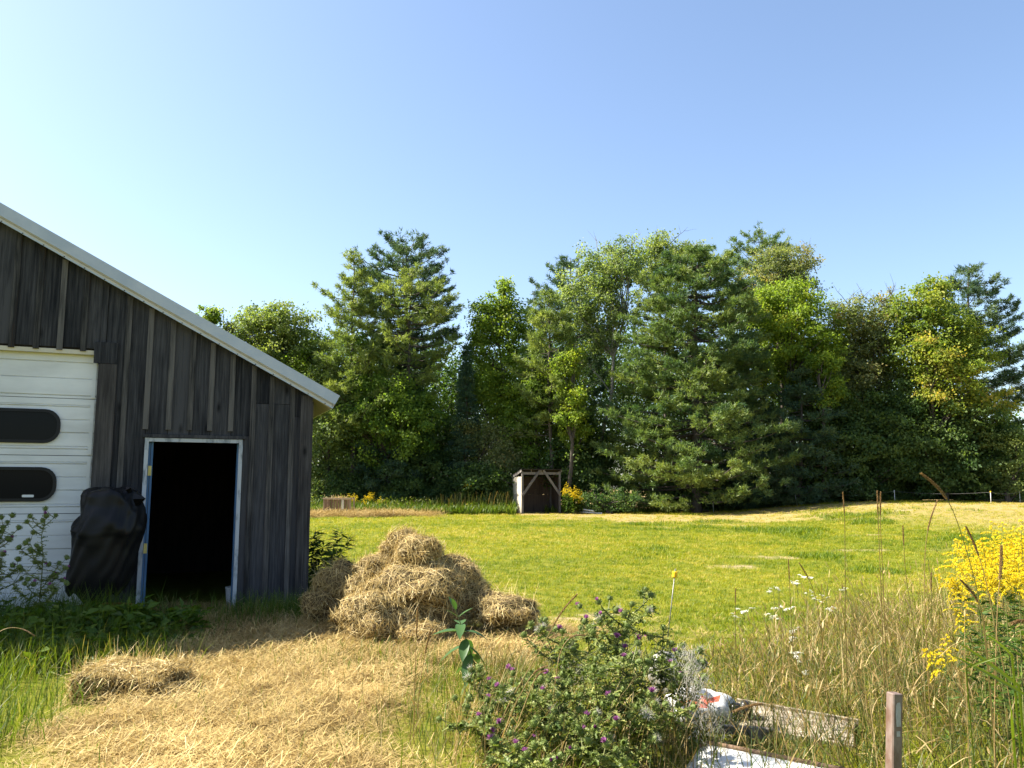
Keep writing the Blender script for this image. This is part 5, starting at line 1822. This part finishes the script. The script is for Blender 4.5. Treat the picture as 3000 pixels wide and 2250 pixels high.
for (px, Y, tpx, tpy, sp, nb, lb) in ((118, 8.55, 132, 1512, .25, 15, 'tall thistle in shade before the white garage door, whole plant in view'),
                                      (-20, 8.6, 8, 1545, .25, 14, 'thistle before the garage door, cut off by the left edge of the picture')):
    b_ = atY(px, 1800, Y)
    b_[2] = float(gz(b_[0], Y)) - .01
    t_ = atY(tpx, tpy, Y)
    thistle(b_, t_[2] - b_[2], sp, nb, lb, GD, flowers=.3, lean=(t_[0] - b_[0], 0), leafn=1.8, hs=1.5, leafL=(.035, .07))

# plume of drifting thistle down beside the clump
b_ = atY(2085, 2120, 4.5)
dp = tag(empty('thistledown_plume', (b_[0], b_[1], float(gz(b_[0], b_[1])))), 'pale feathery plume of thistledown caught on a stalk right of the thistle clump', 'thistledown')
A_, B_ = atY(2092, 2160, 4.5), atY(2010, 1900, 4.5)
o_ = np.array(dp.location)
st = G().tube([[0, 0, 0], (A_ - o_) * .6, A_ - o_, (A_ + B_) / 2 - o_ + [.03, 0, .0], B_ - o_], [.004, .004, .003, .002, .001], 5, .9)
st.build('stalk', L_STEM, dp)
n = 1500
f = rng.random(n) ** .8
p = A_ + (B_ - A_) * f[:, None] + rng.normal(size=(n, 3)) * (np.array([.05, .04, .03]) * (1.2 - f * .8)[:, None] + .006)
d = rand_dir(n)
g = G().blades(p - o_, np.arctan2(d[:, 1], d[:, 0]), rng.uniform(.015, .04, n), .0013, np.arccos(d[:, 2]), rng.normal(size=n) * .6, 2, rng.random(n), prof=[1, 1, .6])
tag(g.build('down', L_DOWN, dp), kind='stuff')
# fluff settled over the clump itself
n_f = 0
g = G()
for (px, py, Y, m) in ((1690, 1990, 5.0, 130), (1650, 1940, 5.1, 120), (1740, 1960, 4.9, 110), (1780, 2060, 4.8, 90), (1640, 2080, 4.75, 90), (1900, 2090, 4.85, 120), (1950, 2150, 4.8, 90), (1560, 2010, 5.0, 60)):
    c = atY(px, py, Y)
    p = c + rng.normal(size=(m, 3)) * np.array([.05, .05, .03])
    d = rand_dir(m)
    g.blades(p, np.arctan2(d[:, 1], d[:, 0]), rng.uniform(.012, .03, m), .0011, np.arccos(d[:, 2]), .4, 2, rng.random(m), prof=[1, 1, .5])
tag(g.build('thistle_fluff', L_DOWN), kind='stuff')

# milkweed
b_ = gnd(1420, 2062)
mw = tag(empty('milkweed_plant', b_), 'single upright milkweed with broad smooth leaves in front of the hay heap', 'milkweed')
t_ = atY(1335, 1770, b_[1])
top = t_ - b_
tt = np.linspace(0, 1, 8)
stp = np.stack([top[0] * tt ** 1.2, 0 * tt, top[2] * .94 * tt], 1)
G().tube(stp, np.linspace(.006, .003, 8), 6, .35).build('stem', L_STEM, mw)


def broad_leaf(L, W, droop):
    g = G()
    ks = np.linspace(0, 1, 6)
    V = []
    for k_ in ks:
        w = W * (math.sin(math.pi * min(1, k_ * .93 + .07)) ** .75) * .5 if 0 < k_ < 1 else .002
        y = L * k_
        z = -droop * L * k_ ** 2
        V += [(-w, y, z + w * .28), (0, y, z), (w, y, z + w * .28)]
    q = []
    for i in range(5):
        q += [[3 * i, 3 * i + 1, 3 * i + 4, 3 * i + 3], [3 * i + 1, 3 * i + 2, 3 * i + 5, 3 * i + 4]]
    g.add(V, np.array(q), np.repeat(np.linspace(.55, .4, 6), 3))
    return g.mesh('milkweed_leaf', L_MILK, True)


ML = [broad_leaf(.15, .062, .25), broad_leaf(.14, .055, .55), broad_leaf(.11, .035, .1)]
n = 11
for i in range(n):
    f = .22 + .78 * i / (n - 1)
    p = [np.interp(f, tt, stp[:, j]) for j in range(3)]
    for s_ in range(2):
        az = i * math.pi / 2 + s_ * math.pi + rng.normal() * .25
        mm = ML[2] if i > n - 3 else ML[(i + s_) % 2]
        tilt = (.95 if i == n - 1 else .65 if i == n - 2 else .18) if i > n - 5 else -.45 + rng.normal() * .2
        link('leaf', mm, mw, p, (tilt, 0, az), rng.uniform(1.15, 1.5) * (1.0 if 2 < i < n - 2 else .8))


# goldenrod
def plume(L):
    g = G()
    g.tube([[0, 0, 0], [0, .02 * L, L * .6], [.0, .1 * L, L]], [.0018, .0015, .001], 4, .3, 1)
    P, Fd = [], []
    for i in range(13):
        f = i / 12
        z0 = L * (.06 + .92 * f)
        ln = L * (.62 * (1 - f) + .08)
        az = i * 2.4
        m = int(14 + 30 * (1 - f))
        s = np.linspace(.1, 1, m)
        pts = np.stack([np.cos(az) * ln * s, np.sin(az) * ln * s + .1 * L * f, z0 + ln * (.55 * s - .62 * s ** 2)], 1)
        P.append(pts + np.array([0, 0, .003]))
        g.tube(pts[::max(1, m // 4)], .0008, 3, .3, 1, cap=False)
    P = np.concatenate(P)
    m = len(P)
    rep = 3
    P = np.repeat(P, rep, 0) + rng.normal(size=(m * rep, 3)) * .0024
    m *= rep
    g.leaves(P, unit(rng.normal(size=(m, 3)) + np.array([0, 0, .8])), rng.normal(size=(m, 3)), rng.uniform(.005, .008, m), rng.uniform(.003, .005, m), rng.random(m), 0)
    return g


ME_PL = [plume(.19).mesh('goldenrod_plume', [L_GOLD, L_STEM]), plume(.14).mesh('goldenrod_plume', [L_GOLD, L_STEM])]


def goldenrod(base, H, label, group, lean=(0, 0), sc=1.0, npl=5, leafn=70, leafL=.09, name='goldenrod_plant'):
    base = np.asarray(base, float)
    root = tag(empty(name, base), label, 'goldenrod', group)
    t = np.linspace(0, 1, 7)
    main = np.stack([lean[0] * t ** 1.5, lean[1] * t ** 1.5, H * t], 1)
    G().tube(main, np.linspace(.0045, .002, 7) * sc, 5, .5).build('stem', L_STEM, root)
    g = G()
    f = rng.uniform(.12, .96, leafn)
    p = np.stack([np.interp(f, t, main[:, j]) for j in range(3)], 1)
    a = rng.uniform(0, 6.283, leafn)
    fd = np.stack([np.cos(a), np.sin(a), rng.uniform(-.35, .55, leafn)], 1)
    L = leafL * rng.uniform(.6, 1.2, leafn) * sc
    g.leaves(p, fd, unit(np.array([0, 0, 1.0]) + rng.normal(size=(leafn, 3)) * .35), L, L * .22, np.clip(.5 + .25 * rng.normal(size=leafn), 0, 1))
    tag(g.build('foliage', L_GLEAF, root), kind='stuff')
    for i in range(npl):
        f = 1.0 if i == 0 else rng.uniform(.87, .985)
        p = np.array([np.interp(f, t, main[:, j]) for j in range(3)])
        az = rng.uniform(0, 6.283)
        link('flower_plume', ME_PL[i % 2], root, p, ((0, 0, az) if i == 0 else (rng.uniform(.5, 1.1), 0, az)), sc * rng.uniform(.8, 1.2))
    return root


GR = 'goldenrods blooming at the right edge'
for i, (px, tpy, Y, ln_) in enumerate(((2800, 1652, 5.2, -.05), (2840, 1600, 5.3, -.04), (2862, 1640, 5.0, 0), (2905, 1578, 5.25, 0), (2935, 1572, 5.1, .02), (2970, 1585, 5.3, .03), (2995, 1600, 4.9, 0), (2890, 1655, 4.8, -.03), (2940, 1660, 4.7, 0), (2985, 1650, 4.6, .02), (3030, 1590, 5.0, .03), (3060, 1640, 4.8, 0), (2825, 1760, 4.9, -.05), (2770, 1905, 4.7, 0), (2910, 1710, 5.4, 0), (2960, 1700, 5.5, 0))):
    t_ = atY(px, tpy + 25, Y)
    z0 = float(gz(t_[0], Y))
    lab = {0: 'goldenrod at the left end of the yellow stand, leaning left over the lawn', 3: 'tallest goldenrod of the stand, its plume the highest yellow tip', 12: 'short goldenrod with one orange-yellow tuft left below the main bloom', 13: 'lowest goldenrod, a small yellow tuft deep in the dry grass'}.get(i, 'bright yellow goldenrod in the dense blooming stand at the right edge')
    goldenrod((t_[0] - ln_ * 2, Y, z0), t_[2] - z0 - .03, lab, GR, lean=(ln_ * 2, 0), npl=(5 if i < 6 or i in (9, 10) else 4 if i < 12 else 2 if i < 14 else 0), leafn=(95 if i != 13 else 30))
GF = 'goldenrods in the far meadow'
for (px, tpy, Y, sc, lb) in ((1035, 1464, 44.4, 2.6, 'goldenrod bush just right of the hay feeder, widest of the row'), (1062, 1478, 44.3, 2.2, 'goldenrod low beside the widest one by the feeder'), (1083, 1458, 44.6, 2.3, 'tall narrow goldenrod, second bloom right of the hay feeder'),
                             (1112, 1474, 44.5, 2.2, 'goldenrod with orange-yellow top, third bloom right of the feeder'), (1370, 1420, 45.2, 2.6, 'tall yellowing goldenrod standing over the middle of the meadow strip'),
                             (1662, 1440, 43.4, 2.8, 'goldenrod touching the right post of the shelter'), (1682, 1452, 43.2, 2.7, 'goldenrod bush right of the shelter, in the middle of its clump'), (1700, 1465, 43.3, 2.5, 'lowest goldenrod of the clump right of the shelter')):
    t_ = atY(px, tpy, Y)
    z0 = float(gz(t_[0], Y))
    for q in range(1):
        goldenrod((t_[0], Y, z0), t_[2] - z0 - .10, lb, GF, sc=sc, npl=(4 if px > 1600 else 6), leafn=220, leafL=.13)

# feathery dark bush against the barn corner: goldenrod not yet open
GB = 'leafy stems against the barn corner'
for i, (px, tpy, Y, ln_, lb) in enumerate(((905, 1560, 10.9, .02, 'dark leafy stem pressed against the barn corner board'), (925, 1545, 11.1, .06, 'dark leafy stem just right of the barn corner board'), (950, 1590, 11.0, .12, 'lower dark leafy stem between barn corner and small hay heap'),
                                           (1005, 1545, 11.0, .32, 'dark leafy stem arching right, its top drooping over the lawn'), (1030, 1565, 11.2, .36, 'outermost arching leafy stem right of the barn corner'), (985, 1610, 10.8, .26, 'short leafy stem under the arching ones by the barn'))):
    t_ = atY(px, tpy, Y)
    z0 = float(gz(t_[0], Y))
    root = goldenrod((t_[0] - ln_, Y, z0), t_[2] - z0, lb, GB, lean=(ln_, 0), npl=0, leafn=170, leafL=.16, sc=1.0, name='leafy_stem_plant')
    root['category'] = 'weed'

# yarrow: white flat heads over the lawn
def yarrow_mesh(sc):
    g = G()
    for i in range(7):
        a = rng.uniform(0, 6.283)
        r = rng.uniform(.0, .035)
        q = np.array([math.cos(a) * r, math.sin(a) * r, rng.uniform(-.004, .006)])
        m = 14
        p = q + rng.normal(size=(m, 3)) * np.array([.008, .008, .003])
        g.leaves(p * sc, rng.normal(size=(m, 3)) * np.array([1, 1, .25]), np.tile([[0, 0, 1.0]], (m, 1)), .012 * sc, .010 * sc, rng.random(m), 0)
        g.tube([[0, 0, -.05 * sc], q * sc], .0012 * sc, 3, .4, 1, cap=False)
    return g.mesh('yarrow_umbel', [L_WHITEF, L_STEM])


ME_Y = [yarrow_mesh(1.0), yarrow_mesh(1.25)]
GY = 'white yarrow flowers in the lawn'
YL = ['white yarrow in the loose upper cluster behind the dry stalks'] * 13 + ['white yarrow in the left cluster over the bright lawn, near the lone dark stalk'] * 6 + ['white yarrow in the lower cluster among the dry stems left of the steel post'] * 8
for i, (px, py, Y) in enumerate(((2345, 1686, 11.5), (2368, 1690, 11.4), (2322, 1704, 10.8), (2335, 1702, 11.0), (2278, 1722, 10.2), (2265, 1726, 10.1), (2375, 1730, 9.8), (2362, 1738, 9.7), (2382, 1746, 9.6), (2408, 1744, 9.8), (2470, 1722, 10.0), (2482, 1730, 9.9), (2392, 1757, 9.2), (2164, 1786, 8.9), (2206, 1784, 8.9), (2150, 1800, 8.6), (2252, 1800, 8.5), (2262, 1806, 8.4), (2290, 1777, 9.0), (2322, 1778, 9.0), (2340, 1838, 7.8), (2330, 1845, 7.7), (2322, 1868, 7.3), (2330, 1910, 6.9), (2340, 1926, 6.7), (2440, 1780, 8.6), (2362, 1968, 6.3))):
    t_ = atY(px, py, Y)
    z0 = float(gz(t_[0], Y))
    root = tag(empty('yarrow', (t_[0], Y, z0)), YL[i], 'yarrow', GY)
    h = max(.06, t_[2] - z0)
    G().tube([[0, 0, 0], [.01, 0, h * .6], [0, 0, h - .04]], .0022, 4, .5).build('stem', L_STEM, root)
    for j in range(rng.integers(1, 4)):
        link('umbel', ME_Y[j % 2], root, (rng.normal() * .04 * (j > 0), rng.normal() * .04, h - .02 * j), (rng.normal() * .2, rng.normal() * .2, rng.uniform(0, 6)), rng.uniform(.5, .8))


# reed stalks with seed heads, each its own plant
def reed(pts_px, Y, label, head=.13, head_w=.010, leaf=1, tone=.5, group='seeding grass stalks standing above the rest'):
    """pts_px: from the foot to the tip, as seen in the photo"""
    P = np.array([atY(px, py, Y) for px, py in pts_px])
    P[:, 1] += rng.normal() * .0
    z0 = float(gz(P[0][0], Y))
    if P[0][2] > z0 + .02:
        P = np.concatenate([[[P[0][0] + (P[0][0] - P[1][0]) * .3, Y, z0]], P])
    # smooth
    t = np.r_[0, np.cumsum(np.linalg.norm(np.diff(P, axis=0), axis=1))]
    tt = np.linspace(0, t[-1], 26)
    S = np.stack([np.interp(tt, t, P[:, j]) for j in range(3)], 1)
    for _ in range(6):
        S[1:-1] = (S[:-2] + 2 * S[1:-1] + S[2:]) / 4
    b0 = S[0].copy()
    root = tag(empty('seeding_grass', b0), label, 'grass stalk', group)
    S = S - b0
    L = t[-1]
    hi = np.searchsorted(tt, L - head)
    G().tube(S[:hi + 2], np.linspace(.0034, .0018, hi + 2), 5, tone).build('stalk', L_DRYG, root)
    g = G()
    n = int(900 * head / .13)
    f = rng.random(n)
    ss = L - head + head * f
    p = np.stack([np.interp(ss, tt, S[:, j]) for j in range(3)], 1)
    q = np.stack([np.interp(np.minimum(ss + .01, L), tt, S[:, j]) for j in range(3)], 1)
    d = unit(q - p + 1e-6)
    prof = np.sin(np.clip(f * .9 + .08, 0, 1) * math.pi) ** .6
    rd = rand_dir(n)
    rd = unit(rd - d * (rd * d).sum(1, keepdims=True))
    g.leaves(p + rd * (head_w * .25 * prof * rng.random(n))[:, None], d + rd * .55, rand_dir(n), rng.uniform(.006, .011, n) * (head_w / .010) ** .5, .0026, np.clip(.5 + .25 * rng.normal(size=n), 0, 1))
    tag(g.build('seed_head', L_REED, root), kind='stuff')
    for i in range(leaf):
        f = rng.uniform(.25, .6)
        p = np.array([np.interp(L * f, tt, S[:, j]) for j in range(3)])
        G().blades([p], rng.uniform(0, 6.28), rng.uniform(.16, .3), .007, rng.uniform(.4, .9), rng.uniform(.5, 1.4), 5, tone).build('leaf', L_DRYG, root)
    return root


reed([(2905, 2100), (2880, 1800), (2850, 1670), (2815, 1560), (2785, 1460), (2770, 1430), (2745, 1402), (2700, 1388)], 4.3, 'tallest seeding grass stalk, its brown head arching left against the dark wood', .20, .016, 0, .35)
reed([(2480, 1980), (2476, 1700), (2475, 1500), (2475, 1465), (2469, 1443)], 5.0, 'thin stalk with a dark narrow head left of the paired heads', .13, .006, 1, .4)
reed([(2590, 2000), (2580, 1700), (2572, 1500), (2570, 1440)], 5.0, 'left stalk of the close pair of tall narrow heads', .14, .008, 1, .45)
reed([(2598, 1990), (2585, 1650), (2577, 1510), (2580, 1443)], 5.05, 'right stalk of the close pair of tall narrow heads', .14, .008, 0, .45)
reed([(2720, 2000), (2708, 1750), (2708, 1650), (2712, 1560), (2730, 1490), (2746, 1467)], 4.8, 'stalk bending right with a pale slim head between pair and tallest one', .19, .007, 0, .6)
reed([(2960, 2050), (2918, 1850), (2890, 1700), (2868, 1625), (2850, 1570), (2830, 1543)], 4.5, 'stalk leaning left across the yellow goldenrod with a tan head', .17, .011, 0, .6)
reed([(2912, 2150), (2918, 1900), (2924, 1720), (2932, 1680), (2938, 1640), (2934, 1600)], 4.2, 'thick pale seed head standing upright before the goldenrod', .17, .017, 0, .75)
reed([(2700, 2000), (2666, 1760), (2652, 1690), (2645, 1540)], 5.1, 'upright dark narrow head right of the close pair', .12, .006, 1, .4)
reed([(2740, 2040), (2728, 1800), (2728, 1720), (2728, 1680)], 4.9, 'short dark spike in front of the lower goldenrods', .10, .007, 1, .35)
reed([(2905, 2060), (2880, 1780), (2860, 1740), (2835, 1712), (2815, 1700)], 4.4, 'brown drooping head hanging over the lowest goldenrod blooms', .15, .013, 0, .5)
reed([(3080, 2000), (3040, 1850), (3010, 1790), (2990, 1795), (2968, 1825)], 3.6, 'fat pale head curling down at the right edge of the picture', .12, .018, 0, .8)
reed([(2420, 1990), (2395, 1760), (2375, 1700), (2342, 1650)], 5.4, 'leaning thin head at the left of the tall dry stalks', .12, .006, 1, .45)
reed([(2330, 2020), (2317, 1800), (2310, 1640)], 5.6, 'leftmost tall thin stalk rising over the lawn', .13, .006, 1, .4)
reed([(2160, 2050), (2155, 1900), (2154, 1780), (2155, 1725)], 6.0, 'single dark thin head over the bright lawn, left of the yarrow', .10, .006, 0, .35)
reed([(1420, 2240), (1480, 2080), (1560, 1940), (1615, 1850), (1640, 1790), (1690, 1742)], 4.6, 'pale head leaning right over the lawn, left of the thistles', .22, .008, 0, .8)
reed([(1440, 2250), (1500, 2080), (1560, 1970), (1590, 1945), (1602, 1952)], 4.5, 'pale bent head drooping in front of the left thistles', .10, .010, 1, .85)
reed([(1470, 2250), (1520, 2110), (1565, 1990), (1585, 1955), (1600, 1965)], 4.4, 'second pale drooping head close beside the bent one by the thistles', .09, .009, 1, .8)
reed([(1600, 2200), (1640, 1900), (1670, 1860), (1690, 1848), (1712, 1862)], 4.8, 'small pale head arching over the top of the thistles', .12, .008, 0, .8)
reed([(1210, 2250), (1215, 2000), (1220, 1860), (1224, 1780)], 5.2, 'straight tan spike rising in front of the large hay heap', .17, .009, 1, .7)
reed([(1215, 2200), (1230, 2000), (1248, 1900), (1262, 1840)], 5.3, 'slanting tan spike next to the straight one by the hay heap', .16, .009, 1, .65)
reed([(2480, 2250), (2410, 2200), (2330, 2070), (2240, 2058), (2190, 2066), (2150, 2084)], 4.3, 'braided tan head lying level above the black fitting', .16, .016, 0, .8)
reed([(-60, 1960), (-20, 1860), (20, 1835), (70, 1840), (100, 1862)], 6.2, 'pale blade-like head arching in at the left edge of the picture', .12, .008, 0, .85)

# broad green reed blades at the lower right
GW = 'broad green blades at the lower right'
for (x0, y0, x1, y1, Y, w, lb) in ((3010, 2040, 2790, 1905, 3.5, .016, 'broad green blade crossing low at the right edge'), (2985, 2010, 2810, 1870, 3.6, .018, 'broad green blade, upper one of the pair at the right edge'), (2830, 1958, 2950, 1903, 3.4, .009, 'narrow green blade slanting up to the right across the pair'), (2965, 1920, 2890, 1845, 3.5, .014, 'short green blade above the pair at the right edge'), (2970, 2180, 2960, 2050, 3.4, .016, 'dark green blade standing at the bottom right corner')):
    a_, b_ = atY(x0, y0, Y), atY(x1, y1, Y - .1)
    t = np.linspace(0, 1, 7)[:, None]
    z0 = float(gz(a_[0], Y))
    foot = np.array([a_[0] + .04, Y + .05, z0])
    pts = np.concatenate([[foot, foot * .5 + a_ * .5], a_ * (1 - t) + b_ * t - np.array([0, 0, .02]) * t ** 2])
    d = unit(np.gradient(pts, axis=0))
    s = unit(np.cross(d, np.array([.1, -1, .35])))
    ws = np.r_[.4, .6, np.array([.8, 1, 1, .9, .75, .5, .1])] * w / 2
    V = np.stack([pts - s * ws[:, None], pts, pts + s * ws[:, None]], 1)
    V[:, 1] += np.array([0, .003, -.002])
    q = np.concatenate([[[3 * i, 3 * i + 1, 3 * i + 4, 3 * i + 3], [3 * i + 1, 3 * i + 2, 3 * i + 5, 3 * i + 4]] for i in range(len(pts) - 1)])
    o = tag(empty('grass_blade', foot), lb, 'grass blade', GW)
    G().add(V.reshape(-1, 3) - foot, q, .62).build('blade', L_GRASS, o, smooth=True)
